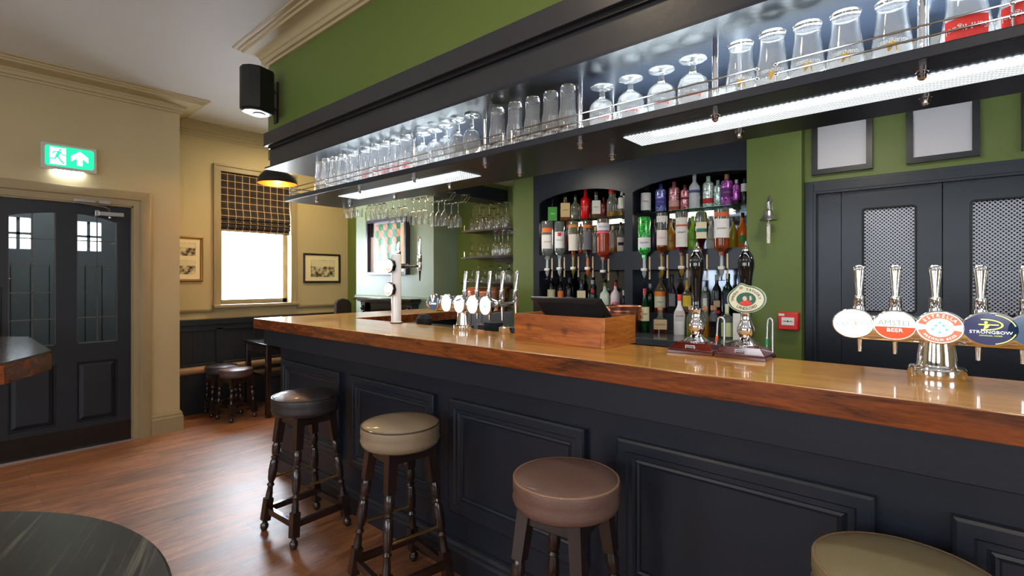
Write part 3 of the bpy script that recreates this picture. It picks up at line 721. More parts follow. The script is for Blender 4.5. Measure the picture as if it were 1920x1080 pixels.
# worktop: oak top, reddish edge
ct = MB(); ct.cur = 0
pts = [(-3.865, CF), (XE, CF), (XE, CBK), (AX, CBK), (AX, YB - .004), (-3.865, YB - .004)]
ct.prism(pts, 1.078, CT)
cto = ct.build('counter_top', [M_OAK, M_EDGE], None, bevel=.004, smooth=0, world=True, loc=(-1.0, 1.8, 1.078))
for p in cto.data.polygons: p.material_index = 0 if p.normal.z > .9 else 1
tag(cto, 'glossy honey oak bar counter top with reddish wood edge', 'counter top')

# canopy over the bar ------------------------------------------------
SZ = 2.20
cn = thing('bar_canopy', 'dark painted canopy with stepped boards hanging over the bar', 'canopy', (-1.0, 1.7, SZ))
ulx = PY(494, 260, 1.44)[0]; llx = PY(506, 300, 1.48)[0]; slx = PY(496, 318, 1.465)[0]
MB().box(ulx, XE, 1.44, BY - .001, 2.329, 2.417).build('upper_board', M_CANOPY, cn, world=True, bevel=.003)
MB().box(ulx + .02, XE, 1.462, BY - .001, 2.312, 2.33).build('shadow_gap', M_BLACK, cn, world=True, smooth=0)
MB().box(llx, XE, 1.48, BY - .001, SZ, 2.315).build('lower_board', M_CANOPY, cn, world=True, bevel=.002)
mb = MB(); mb.box(slx, XE, 1.466, 2.02, SZ - .012, SZ); mb.box(slx, -3.27, 2.02, YB, SZ - .012, SZ)
mb.build('soffit', M_NAVY, cn, world=True, smooth=0)
mb = MB(); mb.box(slx + .005, XE, BY, 2.018, SZ, 2.309); mb.box(slx + .005, -3.272, 2.018, YB, SZ, 2.309)
mb.build('canopy_core', M_NAVYD, cn, world=True, smooth=0)

# lit gallery shelf --------------------------------------------------
GZ0, GZ1 = 1.957, 1.985; GX0 = -3.345
gs = thing('gallery_shelf', 'suspended dark shelf with chrome rails and light panels above the bar', 'shelf', (-1.0, 1.75, GZ0))
MB().box(GX0, XE, 1.52, 1.98, GZ0, GZ1).build('shelf_board', M_NAVY, gs, world=True, bevel=.003)
def diffuser_mat(name, strength, scale):
    m = bpy.data.materials.new(name); m.use_nodes = True; nt = m.node_tree; N = nt.nodes; L = nt.links; b = N['Principled BSDF']
    b.inputs['Base Color'].default_value = (.8, .85, .88, 1); b.inputs['Roughness'].default_value = .4
    tc = N.new('ShaderNodeTexCoord'); sp = N.new('ShaderNodeSeparateXYZ'); L.new(tc.outputs['Object'], sp.inputs[0])
    o_ = []
    for ax in 'XY':
        mu = N.new('ShaderNodeMath'); mu.operation = 'MULTIPLY'; mu.inputs[1].default_value = scale; L.new(sp.outputs[ax], mu.inputs[0])
        s_ = N.new('ShaderNodeMath'); s_.operation = 'SINE'; L.new(mu.outputs[0], s_.inputs[0]); o_.append(s_)
    mu = N.new('ShaderNodeMath'); mu.operation = 'MULTIPLY_ADD'; mu.inputs[2].default_value = 1.05
    L.new(o_[0].outputs[0], mu.inputs[0]); L.new(o_[1].outputs[0], mu.inputs[1])
    m2 = N.new('ShaderNodeMath'); m2.operation = 'MULTIPLY'; m2.inputs[1].default_value = strength / 1.3; L.new(mu.outputs[0], m2.inputs[0])
    b.inputs['Emission Color'].default_value = (.80, .93, 1, 1); L.new(m2.outputs[0], b.inputs['Emission Strength'])
    return m
M_DIFF = diffuser_mat('prismatic_diffuser', 1.0, 420)
M_TUBE = mat('tube_lamp', (235, 248, 255), emit=16)
M_DIFFT = diffuser_mat('top_diffuser', 30.0, 520)
for (x0, x1) in ((-2.872, -1.768), (-.895, 0.25), (0.32, 1.45)):
    MB().box(x0, x1, 1.643, 1.79, GZ0 - .003, GZ0 + .001).build('light_panel', M_DIFF, gs, world=True, smooth=0)
    MB().box(x0 + .10, x1 - .06, 1.665, 1.70, GZ0 - .0045, GZ0 - .002).build('lamp_tube', M_TUBE, gs, world=True, smooth=0)
    MB().box(x0 - .12, x1, 1.575, 1.83, GZ1 - .001, GZ1 + .002).build('light_panel', M_DIFFT, gs, world=True, smooth=0)
for k in range(10):
    x = -3.06 + .5015 * k
    for y in (1.603, 1.843):
        r = MB().tube([(x, y, GZ0 - .004), (x, y, SZ - .012)], .0105, 14).build('support_rod', M_CHROME, gs, world=True)
        MB().lathe([(0, -.026), (.006, -.025), (.010, -.020), (.010, -.012), (.012, -.011), (.012, -.004), (.016, -.003), (.016, 0), (0, 0)], 12, Matrix.Translation((x, y, GZ0))).build('dome_nut', M_CHROME, r, world=True)
segs = [[-3.29, -2.83, -2.33, -1.86, -1.39], [-1.343, -.88, -.413], [-.365, .104, .57, 1.04, 1.5], [1.55, 2.0, 2.5]]
for sg in segs:
    g = MB(); zt = GZ1
    for z in (2.013, 2.041): g.tube([(sg[0], 1.538, z), (sg[-1], 1.538, z)], .0028, 8)
    for x in sg:
        g.tube([(x, 1.538, zt), (x, 1.538, 2.046)], .0032, 8)
        for z in (2.013, 2.041): g.sphere((x, 1.538, z), .0062, 10)
    if sg is segs[0]:
        for z in (2.013, 2.041): g.tube([(sg[0], 1.538, z), (sg[0], 1.96, z)], .0028, 8)
        g.tube([(sg[0], 1.96, zt), (sg[0], 1.96, 2.046)], .0032, 8)
    g.build('gallery_rail', M_CHROME, gs, world=True)

# ------------------------------------------------------------------ glassware
def shell(outer, z_in, t):   # outer: upright [(r,z)...] from the axis at the foot to the rim
    rim = outer[-1]
    inner = [(max(0.0, r - t), z) for r, z in outer if z > z_in + 1e-4][::-1]
    for (r0, q0), (r1, q1) in zip(outer[:-1], outer[1:]):
        if q0 <= z_in <= q1 and q1 > q0: rz = r0 + (r1 - r0) * (z_in - q0) / (q1 - q0)
    inner += [(max(.002, rz - t), z_in + .0015), (max(.001, (rz - t) * .7), z_in)]
    return outer + inner + [(0, z_in)]
def pint_p(R, h): return shell([(0, 0), (R * .72, 0), (R * .78, h * .02), (R * .80, h * .08), (R * .80, h * .38), (R * .84, h * .46), (R * .96, h * .56), (R, h * .66), (R * .98, h * .85), (R * 1.0, h)], h * .10, .0022)
def tulip_p(R, h): return shell([(0, 0), (R * .78, 0), (R * .84, h * .015), (R * .80, h * .05), (R * .74, h * .13), (R * .76, h * .28), (R * .88, h * .5), (R * .98, h * .7), (R, h * .82), (R * .95, h)], h * .09, .0025)
def mug_p(R, h): return shell([(0, 0), (R * .7, 0), (R * .72, h * .03), (R * .72, h * .3), (R * .86, h * .6), (R * .98, h * .8), (R, h)], h * .08, .0025)
def goblet_p(R, h): return shell([(0, 0), (R * .9, 0), (R * .92, .001), (R * .9, .0022), (R * .35, .0035), (R * .20, h * .06), (R * .19, h * .10), (R * .20, h * .22), (R * .30, h * .30), (R * .62, h * .34), (R * .90, h * .43), (R, h * .54), (R * .99, h * .75), (R * .90, h)], h * .32, .0022)
def wine_p(R, h, st=.42): return shell([(0, 0), (R * .86, 0), (R * .88, .001), (R * .84, .003), (R * .3, .006), (R * .12, .016), (R * .09, h * .12), (R * .09, h * (st - .08)), (R * .16, h * st), (R * .55, h * (st + .08)), (R * .88, h * (st + .18)), (R, h * (st + .34)), (R * .98, h * .88), (R * .90, h)], h * (st + .035), .0014)
def coupe_p(R, h): return shell([(0, 0), (R * .7, 0), (R * .72, .001), (R * .66, .003), (R * .2, .006), (R * .08, .016), (R * .08, h * .5), (R * .15, h * .56), (R * .7, h * .66), (R * .95, h * .82), (R, h)], h * .6, .0014)
GM = {}
def glassware(name, label, prof, key, loc, inverted=True, group=None, prints=None, cat='glass', h=0):
    if key not in GM:
        pr_ = [(r, h - z) for r, z in prof] if inverted else prof
        GM[key] = MB().lathe(pr_, 28).mesh(name, M_WINEGLASS if name in ('wine_glass', 'coupe_glass', 'brandy_glass') else M_GLASS, 50)
        if prints:
            for pn_, (pm_, fn) in prints.items():
                q = MB(); fn(q); GM[(key, pn_)] = q.mesh(pn_, pm_, 0)
    o = bpy.data.objects.new(name, GM[key]); COL.objects.link(o); o.location = loc
    tag(o, label, cat, group)
    if prints:
        for pn_ in prints:
            c = bpy.data.objects.new(pn_, GM[(key, pn_)]); COL.objects.link(c); c.parent = o
    return o
M_RED = mat('red_print', (222, 52, 46), .5); M_PRINT = mat('dark_print', (28, 26, 26), .5); M_WPRINT = mat('white_print', (235, 235, 232), .5); M_GOLD = mat('gold_print', (196, 160, 84), .35, .6)
GS = GZ1 + .0025
ORD = ['first', 'second', 'third', 'fourth', 'fifth', 'sixth', 'seventh', 'eighth']
def facing(x, y): return atan2(-y, -x)   # angle towards the viewer, for prints
# group 1 and 2 and 4: straight pint glasses
def run(name, pxs, Y, txt, grp, mk, R, h0, prints_of, cat='pint glass'):
    n = len(pxs)
    for i, (px, yt) in enumerate(pxs):
        x, zt = PY(px, yt, Y)
        h = max(.12, min(.196, zt - GS))
        h = round(h * 200) / 200
        an = facing(x, Y)
        glassware(name, txt % ORD[i], mk(R, h), (name, txt, i), (x, Y, GS), True, grp, prints_of(R, h, an) if prints_of else None, cat, h)
def pr_dark(R, h, an): return {'printed_logo': (M_PRINT, lambda q: add_text_cyl(q, 'CARLING', .016, R * 1.0 + .0006, .022, an, True))}
def pr_red(R, h, an):
    def f(q):
        for k, (dz, ss) in enumerate(((.020, .020), (.038, .022))): add_text_cyl(q, 'ooo' if k else 'Carl', ss, R + .0006, dz, an, True, 1.2)
    return {'printed_logo': (M_RED, f)}
run('pint_glass', [(601, 304), (612, 299), (627, 295), (642, 291), (661, 285)], 1.585, 'upturned clear pint glass, %s from the left end of the lit shelf', 'pint glasses at the left end of the lit shelf', pint_p, .037, .178, pr_dark)
run('pint_glass', [(686, 277), (704, 272), (722, 267), (742, 261), (761, 254)], 1.585, 'upturned pint glass with red print, %s between second and third chrome rods', 'red printed glasses on the lit shelf', pint_p, .039, .178, pr_red)
run('pint_glass', [(933, 203), (966, 193), (999, 183), (1033, 173), (1065, 162)], 1.585, 'upturned pint glass with dark print, %s between fourth and fifth chrome rods', 'dark printed pint glasses on the lit shelf', pint_p, .037, .178, pr_dark)
run('stemmed_beer_glass', [(793, 251), (815, 245), (836, 236), (859, 227), (885, 218)], 1.60, 'upturned stemmed glass, %s between third and fourth chrome rods', 'stemmed glasses on the lit shelf', goblet_p, .041, .17, None, 'stemmed glass')
def pr_gob(R, h, an):
    return {'printed_name': (M_WPRINT, lambda q: add_text_cyl(q, 'INTERNATIONAL', .009, R + .0008, h - h * .54, an, True)),
            'red_letters': (M_RED, lambda q: add_text_cyl(q, 'Estrella', .017, R * .985 + .0008, h * .20, an, True))}
run('beer_goblet', [(1129, 164), (1182, 148), (1240, 130), (1299, 111)], 1.60, 'upturned goblet with red letters, %s between fifth and sixth chrome rods', 'beer goblets on the lit shelf', goblet_p, .047, .15, pr_gob, 'goblet')
def pr_guin(R, h, an):
    def harp(q):
        M = Matrix.Rotation(0, 4, 'Z'); r = R * .99 + .001; z = h * .06
        pts = []
        for (a_, b_) in ((-.008, .030), (.008, .030), (.012, .004), (.009, .004), (.006, .024), (-.004, .006), (-.008, .006)):
            pts.append((a_, b_))
        v = [(r * cos(an + a_ / r), r * sin(an + a_ / r), z + b_) for a_, b_ in pts] + [((r + .0006) * cos(an + a_ / r), (r + .0006) * sin(an + a_ / r), z + b_) for a_, b_ in pts]
        n = len(pts); q._add(v, [tuple(range(n)), tuple(range(n, 2 * n))] + [(i, (i + 1) % n, n + (i + 1) % n, n + i) for i in range(n)])
    return {'printed_name': (M_WPRINT, lambda q: add_text_cyl(q, 'GUINNESS', .0125, R * 1.0 + .0012, h * .26, an, True, 1.1)), 'harp_emblem': (M_GOLD, harp)}
run('tulip_pint_glass', [(1389, 82), (1448, 63), (1514, 45), (1585, 25), (1672, 2)], 1.59, 'upturned tulip pint glass with white print, %s between sixth and seventh chrome rods', 'tulip pint glasses on the lit shelf', tulip_p, .043, .175, pr_guin)
def pr_mug(R, h, an):
    def f(q):
        q.lathe([(R * .98 + .0006, .004), (R * 1.0 + .0006, .04), (R * .99 + .0006, .055)], 16, None, an - .8, an + .8)
    return {'red_flash': (M_RED, f), 'printed_name': (M_WPRINT, lambda q: add_text_cyl(q, 'SanMiguel', .02, R + .0014, .03, an, True))}
run('large_beer_glass', [(1812, -22), (1922, -54)], 1.60, 'large upturned beer glass with red flash, %s right of the last visible chrome rod', 'large red printed glasses on the lit shelf', mug_p, .052, .185, pr_mug)
for i, (px, yt) in enumerate(((706, 292), (824, 262), (868, 262), (1152, 178), (1212, 162), (1362, 120))):
    Y = 1.76; x = PY(px, yt, Y)[0]
    glassware('small_tumbler', ['small tumbler behind the red printed glasses on the lit shelf', 'small tumbler behind the second stemmed glass on the lit shelf', 'small tumbler behind the last stemmed glasses on the lit shelf', 'short tumbler between the first and second upturned goblets', 'short tumbler behind the second and third upturned goblets', 'small tumbler behind the first tulip pint glass'][i], mug_p(.034, .10), 'tumbler', (x, Y, GS), True, 'small tumblers at the back of the lit shelf', None, 'tumbler', .10)

# hanging racks under the canopy arm -----------------------------------
cnt = 0
for ri, (px, xs) in enumerate(((662, (-3.47, -3.40, -3.33)), (705, (-3.49, -3.42, -3.35, -3.29)), (748, (-3.48, -3.40, -3.32)), (786, (-3.48, -3.40, -3.32)), (822, (-3.48, -3.40, -3.32)), (849, (-3.42, -3.33)))):
    Yr = PX(px, 390, -3.40)[0]
    rk = MB(); zr_ = 2.125
    for dy in (-.016, .016):
        rk.tube([(-3.53, Yr + dy, SZ - .012), (-3.53, Yr + dy, zr_), (-3.24, Yr + dy, zr_), (-3.19, Yr + dy, zr_ + .045), (-3.20, Yr + dy, zr_ + .06), (-3.28, Yr + dy, SZ - .012)], .0025, 6)
    rk.tube([(-3.28, Yr, zr_), (-3.28, Yr, SZ - .012)], .0025, 6); rk.tube([(-3.28, Yr - .016, zr_), (-3.28, Yr + .016, zr_)], .0025, 6)
    r = rk.build('glass_rack', M_CHROME, loc=(-3.4, Yr, SZ), world=True)
    tag(r, 'chrome wire glass rack under the canopy, %s from the window side' % ORD[ri], 'glass rack', 'glass racks under the canopy')
    for j, x in enumerate(xs):
        glassware('wine_glass', 'wine glass hanging in the %s wire rack, %s along' % (ORD[ri], ORD[j]), wine_p(.034, .225, .42), 'hang', (x, Yr, zr_ - .222), True, 'wine glasses hanging in the racks', None, 'wine glass', .225)

# ------------------------------------------------------------------ alcove shelves with wine glasses
SYF = 3.44
for si, (py, nm) in enumerate(((433, 'top'), (482, 'middle'), (529, 'lowest'))):
    x0, z = PY(864, py, SYF); xe = px0 - .003
    s_ = thing('wall_shelf', '%s dark shelf of wine glasses in the green alcove' % nm, 'shelf', ((x0 + xe) / 2, 3.56, z - .022), 0, 'alcove shelves')
    MB().box(x0, xe, SYF, YB, z - .018, z).build('shelf_board', M_BLACK, s_, world=True, bevel=.002)
    MB().box(x0 + .35, xe, SYF + .1, SYF + .12, z - .06, z - .018).build('wall_batten', M_DARKWOOD, s_, world=True)
    MB().tube([(x0 + .04, SYF + .015, z), (x0 + .04, SYF + .015, z + .05)], .006, 8).build('shelf_pin', M_BRASS, s_, world=True)
    rows = [[(899, 383, 3.50, .042, 'w'), (917, 382, 3.50, .042, 'w'), (933, 380, 3.50, .042, 'w'), (949, 378, 3.50, .042, 'w'), (886, 389, 3.60, .038, 'w'), (906, 390, 3.62, .038, 'w'), (926, 390, 3.62, .038, 'w'), (941, 390, 3.62, .038, 'w')],
            [(885, 457, 3.5, .036, 'c'), (900, 458, 3.5, .034, 'c'), (915, 458, 3.52, .034, 'c'), (928, 434, 3.50, .032, 'w'), (935, 433, 3.57, .032, 'w'), (942, 433, 3.5, .032, 'w'), (952, 433, 3.52, .034, 'w'), (906, 459, 3.62, .034, 'c')],
            [(885, 507, 3.5, .048, 'c'), (896, 500, 3.6, .042, 'c'), (909, 501, 3.5, .042, 'c'), (921, 500, 3.6, .042, 'c'), (937, 497, 3.5, .042, 'g'), (954, 495, 3.53, .042, 'g')]][si]
    for j, (px, yt, Y, R, k) in enumerate(rows):
        x, zt = PY(px, yt, Y); h = max(.08, round((zt - z) * 50) / 50)
        nm2 = {'w': 'wine_glass', 'c': 'coupe_glass', 'g': 'brandy_glass'}[k]
        nmt = {'w': 'upturned wine glass', 'c': 'small upturned coupe glass', 'g': 'wide upturned brandy glass'}[k]
        pf = {'w': wine_p(R, h, .40), 'c': coupe_p(R, h), 'g': goblet_p(R, h)}[k]
        back = Y > 3.55
        glassware(nm2, '%s on the %s alcove shelf, %s %s' % (nmt, nm, ORD[j], 'at the back' if back else 'from the left'), pf, (nm2, R, h), (x, Y, z), True, 'glasses on the %s alcove shelf' % nm, None, 'glass', h)

# ------------------------------------------------------------------ back bar cabinet
KY = 3.30; KX0, KX1 = -2.64, gx0 - .002
b1 = (-2.578, -1.788); b2 = (-1.724, KX1 - .012)
ZC, ZS, ZL1, ZU0, ZG = 1.088, 1.20, 1.506, 1.638, 1.915
cab = thing('back_bar_cabinet', 'dark back bar cabinet with two arched bays of bottles', 'cabinet', (-1.8, 3.3, 0))
f = MB(); t = .02
f.box(KX0, b1[0], KY, KY + t, ZC, BZ); f.box(b1[1], b2[0], KY, KY + t, ZC, BZ); f.box(b2[1], KX1, KY, KY + t, ZC, BZ)
f.box(b1[0], b1[1], KY, KY + t, ZL1, ZU0); f.box(b2[0], b2[1], KY, KY + t, ZL1, ZU0)
def archz(x, a, b): u = (x - a) / (b - a); return 2.066 + .072 * (1 - (2 * u - 1) ** 2) ** .75 if 0 < u < 1 else 2.066
for (a_, b_, xr) in ((b1[0], b1[1], b1[1]), (b2[0], -.74, b2[1])):
    n = 20
    for i in range(n):
        x0 = a_ + (xr - a_) * i / n; x1 = a_ + (xr - a_) * (i + 1) / n
        v = [(x0, KY, archz(x0, a_, b_)), (x1, KY, archz(x1, a_, b_)), (x1, KY, BZ), (x0, KY, BZ)]; v += [(q[0], KY + t, q[2]) for q in v]
        f._add(v, [(0, 1, 2, 3), (7, 6, 5, 4), (0, 4, 5, 1), (3, 2, 6, 7)])
f.build('face_frame', M_NAVY, cab, world=True, smooth=30)
c = MB(); c.box(KX0, KX0 + .02, KY + t, 3.64, ZC, BZ); c.box(-1.766, -1.746, KY + t, 3.64, ZC, BZ); c.box(KX1 - .01, KX1, KY + t, 3.64, ZC, BZ)
c.box(KX0, KX1, 3.62, 3.645, 0, BZ); c.box(KX0, KX1, KY + t, 3.62, 2.20, 2.22)
c.box(KX0, KX1, KY + t, 3.62, ZU0 - .018, ZU0); c.box(KX0, KX1, KY + .002, 3.62, ZC, ZS)
c.box(-2.73, KX1, 2.82, 3.62, 0, 1.048)
c.build('cabinet_carcass', M_NAVYD, cab, world=True, smooth=0)
MB().box(-2.76, KX1 + .001, 2.76, 3.30, 1.048, ZC).build('back_counter', mat('grey_laminate', (72, 76, 82), .22, coat=.4), cab, world=True, bevel=.003)
M_MIRR = mat('smoked_mirror', (92, 97, 104), .1, 1.0)
for (a_, b_) in ((KX0 + .02, -1.766), (-1.746, KX1 - .01)):
    MB().box(a_, b_, 3.612, 3.62, ZS, ZL1 + .1).build('mirror_back', M_MIRR, cab, world=True, smooth=0)
    MB().box(a_, b_, 3.612, 3.62, ZU0, 2.2).build('mirror_back', M_MIRR, cab, world=True, smooth=0)
    MB().box(a_, b_, 3.335, 3.60, ZG - .009, ZG).build('glass_shelf', M_SHELFGLASS, cab, world=True, smooth=0)
    MB().box((a_ + b_) / 2 - .22, (a_ + b_) / 2 + .22, 3.57, 3.60, ZG - .022, ZG - .012).build('strip_light', mat('strip_lamp', (255, 240, 210), emit=14), cab, world=True, smooth=0)  # emitter added to brighten the bottles and their mirror reflections, no real fitting

# ------------------------------------------------------------------ bottles
def bglass(c, tr=.9, r=.03): return mat('bottle_glass_%d_%d_%d_%d' % (c[0], c[1], c[2], int(tr * 100)), c, r, trans=tr, ior=1.4)
def solid(c, r=.4): return mat('surface_%d_%d_%d' % c, c, r)
def glitter(c1, c2):
    n_ = 'glitter_%d_%d_%d' % c2
    if n_ in MATS: return MATS[n_]
    m = bpy.data.materials.new(n_); m.use_nodes = True; nt = m.node_tree; N = nt.nodes; L = nt.links; b = N['Principled BSDF']
    tc = N.new('ShaderNodeTexCoord'); v = N.new('ShaderNodeTexVoronoi'); v.inputs['Scale'].default_value = 190; L.new(tc.outputs['Object'], v.inputs['Vector'])
    cr = N.new('ShaderNodeValToRGB'); e = cr.color_ramp.elements; e[0].position = .25; e[1].position = .8; e[0].color = lin(c1); e[1].color = lin(c2)
    L.new(v.outputs['Color'], cr.inputs['Fac']); L.new(cr.outputs[0], b.inputs['Base Color'])
    b.inputs['Roughness'].default_value = .25; b.inputs['Metallic'].default_value = .35; b.inputs['Coat Weight'].default_value = .6
    MATS[n_] = m; return m
SH = {
 'round': [(0, 0), (.9, 0), (1, .02), (1, .60), (.93, .66), (.55, .74), (.34, .79), (.30, .84), (.30, .93)],
 'cyl':   [(0, 0), (.92, 0), (1, .02), (1, .72), (.94, .78), (.55, .83), (.36, .85), (.34, .92)],
 'long':  [(0, 0), (.9, 0), (1, .02), (1, .48), (.92, .56), (.5, .68), (.34, .75), (.32, .93)],
 'wine':  [(0, 0), (.9, 0), (1, .02), (1, .58), (.85, .66), (.42, .75), (.36, .80), (.36, .93)],
 'squat': [(0, 0), (.9, 0), (1, .03), (1, .50), (.9, .6), (.45, .70), (.30, .76), (.30, .90)],
 'jar':   [(0, 0), (.92, 0), (1, .03), (1, .55), (.9, .64), (.66, .72), (.62, .80), (.62, .86)],
 'globe': [(0, 0), (.6, 0), (.8, .04), (1, .22), (1, .36), (.8, .54), (.4, .66), (.30, .74), (.30, .93)],
}
def bottle(label, px, yt, yb, wpx, Y, style, glass, liquid=None, fill=.4, lab=None, lab2=None, cap=(30, 28, 28), text=None, zs=None, inv=False, group=None, sq=False, tcol=None, tsize=None, opaque=False, ang=None, cap_z=None, gm=None, cat='bottle'):
    x, zt = PY(px, yt, Y); zb = PY(px, yb, Y)[1] if zs is None else zs
    h = max(.06, zt - zb); R = wpx / 2 / FPX * depth(x, Y) * .98
    if zs is None and not inv: zb = zb
    root = thing('bottle', label, cat, (x, Y, zb), 0, group)
    gl = gm or (solid(glass, .22) if opaque else bglass(glass))
    lq = bglass(liquid, .75) if liquid else gl
    prof = [(r * R, z * h) for r, z in SH[style]]
    if inv: prof = [(r, z / .93) for r, z in prof]
    prof.append((0, prof[-1][1]))
    if fill and liquid:   # split the profile at the liquid level
        fz = (fill if not inv else 1 - fill) * h; out = []
        for p, q in zip(prof[:-1], prof[1:]):
            out.append(p)
            if p[1] < fz < q[1]: u = (fz - p[1]) / (q[1] - p[1]); out.append((p[0] + (q[0] - p[0]) * u, fz))
        out.append(prof[-1]); prof = out
    if inv: prof = [(r, h - z) for r, z in prof]
    lev = (fill * h) if liquid else None
    mz = (lambda z: 1 if z < lev else 0) if liquid else (lambda z: 0)
    b = MB()
    if sq:
        an0 = facing(x, Y)
        bodyh = SH[style][3][1] * h; rot = Matrix.Rotation(an0 + pi / 2, 4, 'Z')
        rr = rrect(-R, R, -R * .8, R * .8, R * .22, 3)
        def ztr(z): return h - z if inv else z
        segs_ = [(0, bodyh, 1, 1), (bodyh, bodyh + h * .06, 1, .55)]
        if liquid and 0 < lev < bodyh and not inv: segs_ = [(0, lev, 1, 1), (lev, bodyh, 1, 1), (bodyh, bodyh + h * .06, 1, .55)]
        for (a_, c_, s0, s1) in segs_:
            b.cur = mz((ztr(a_) + ztr(c_)) / 2)
            b.prism([(p[0] * s0, p[1] * s0) for p in rr], ztr(a_), ztr(c_), rot, [(p[0] * s1, p[1] * s1) for p in rr])
        b.cur = 0
        nk = [(0, bodyh + h * .05), (R * .42, bodyh + h * .06), (R * .34, bodyh + h * .14), (R * .32, .93 * h), (0, .93 * h)]
        b.lathe([(r, ztr(z)) for r, z in nk], 16, None, matz=mz)
    else:
        b.lathe(prof, 24, None, matz=mz)
    body = b.build('bottle_body', [gl, lq], root, smooth=40)
    # cap
    if cap and not inv:
        nr = prof[-2][0] if not sq else R * .33
        z0 = (cap_z or .86) * h
        cr_ = nr + .0015 if style != 'jar' else R * .66
        MB().lathe([(0, z0), (cr_, z0), (cr_, h - .002), (cr_ - .001, h), (0, h)], 16).build('bottle_cap', solid(cap, .35), root)
    an = facing(x, Y) if ang is None else ang
    def lb(spec, nm, off=.0007):
        (c_, a_, d_), wd = spec[:3], (spec[3] if len(spec) > 3 else 1.25)
        if inv: a_, d_ = 1 - d_, 1 - a_
        q = MB()
        if sq:
            q.prism([(-R * .86, -R * .8 - .001), (R * .86, -R * .8 - .001), (R * .86, -R * .8 + .0), (-R * .86, -R * .8)], a_ * h, d_ * h, Matrix.Rotation(an + pi / 2, 4, 'Z'))
        else:
            q.lathe([(R + .0002, a_ * h), (R + off, a_ * h), (R + off, d_ * h), (R + .0002, d_ * h)], 14, None, an - wd, an + wd)
        return q.build(nm, solid(c_, .6), root, smooth=30)
    if lab: lb(lab, 'paper_label')
    if lab2: lb(lab2, 'label_band', .0012)
    if text:
        tz = (lab[1] + lab[2]) / 2 if lab else .4
        if inv: tz = 1 - tz
        ts = tsize or min(.014, R * 1.9 / max(4, len(text)) * 1.15)
        q = MB()
        if sq:
            v, fc = text_verts(text, ts, .0003); M = Matrix.Rotation(an + pi / 2, 4, 'Z') @ Matrix.Translation((0, -R * .8 - .0016, tz * h)) @ Matrix.Rotation(pi / 2, 4, 'X')
            q._add(v, fc, M)
        else: add_text_cyl(q, text, ts, R + .0018, tz * h, an, inv)
        q.build('label_text', solid(tcol or (40, 34, 34), .6), root, smooth=0)
    return root

T1 = 'bottles on the glass shelf of the left bay'; T2 = 'bottles on the glass shelf of the right bay'
Yg = 3.41
bottle('dark square bottle with a green label, leftmost on the left glass shelf', 1036, 372, 412, 20, Yg, 'round', (18, 22, 18), None, 0, ((66, 150, 60), .06, .62), cap=(14, 14, 14), text='APPLE', zs=ZG, group=T1, sq=True, opaque=True, tcol=(230, 240, 220))
for q in [
 dict(label='square whiskey bottle with a beige label on the left glass shelf', px=1060, yt=363, yb=412, wpx=20, style='round', glass=(235, 215, 170), liquid=(190, 100, 24), fill=.22, lab=((206, 180, 128), .14, .64), cap=(20, 18, 18), text='HONEY', sq=True),
 dict(label='clear squat bottle between the beige and red labelled bottles', px=1079, yt=365, yb=408, wpx=18, style='squat', glass=(225, 228, 205), cap=(24, 30, 44)),
 dict(label='bright red bottle on the left glass shelf', px=1098, yt=355, yb=407, wpx=19, style='round', glass=(190, 10, 14), cap=(196, 20, 20), text='ROGUES', tcol=(255, 120, 130), opaque=True, cap_z=.72),
 dict(label='square bottle with a white and orange label on the left glass shelf', px=1118, yt=360, yb=405, wpx=18, style='round', glass=(230, 225, 205), liquid=(150, 80, 20), fill=.18, lab=((226, 222, 214), .16, .66), cap=(70, 60, 50), text='BEAM', sq=True),
 dict(label='dark red bottle half hidden behind the white labelled one', px=1132, yt=370, yb=404, wpx=12, style='round', glass=(90, 14, 16), cap=(40, 10, 10), opaque=True),
 dict(label='rounded clear bottle with a red neck and little gold spirit', px=1148, yt=356, yb=402, wpx=21, style='jar', glass=(238, 236, 220), liquid=(206, 150, 40), fill=.2, cap=(190, 40, 30)),
 dict(label='clear bottle with a white label at the right end of the left glass shelf', px=1166, yt=360, yb=400, wpx=14, style='cyl', glass=(235, 235, 230), liquid=(200, 150, 60), fill=.2, lab=((232, 230, 224), .3, .75), cap=(220, 220, 220))]:
    bottle(Y=Yg, zs=ZG, group=T1, **q)
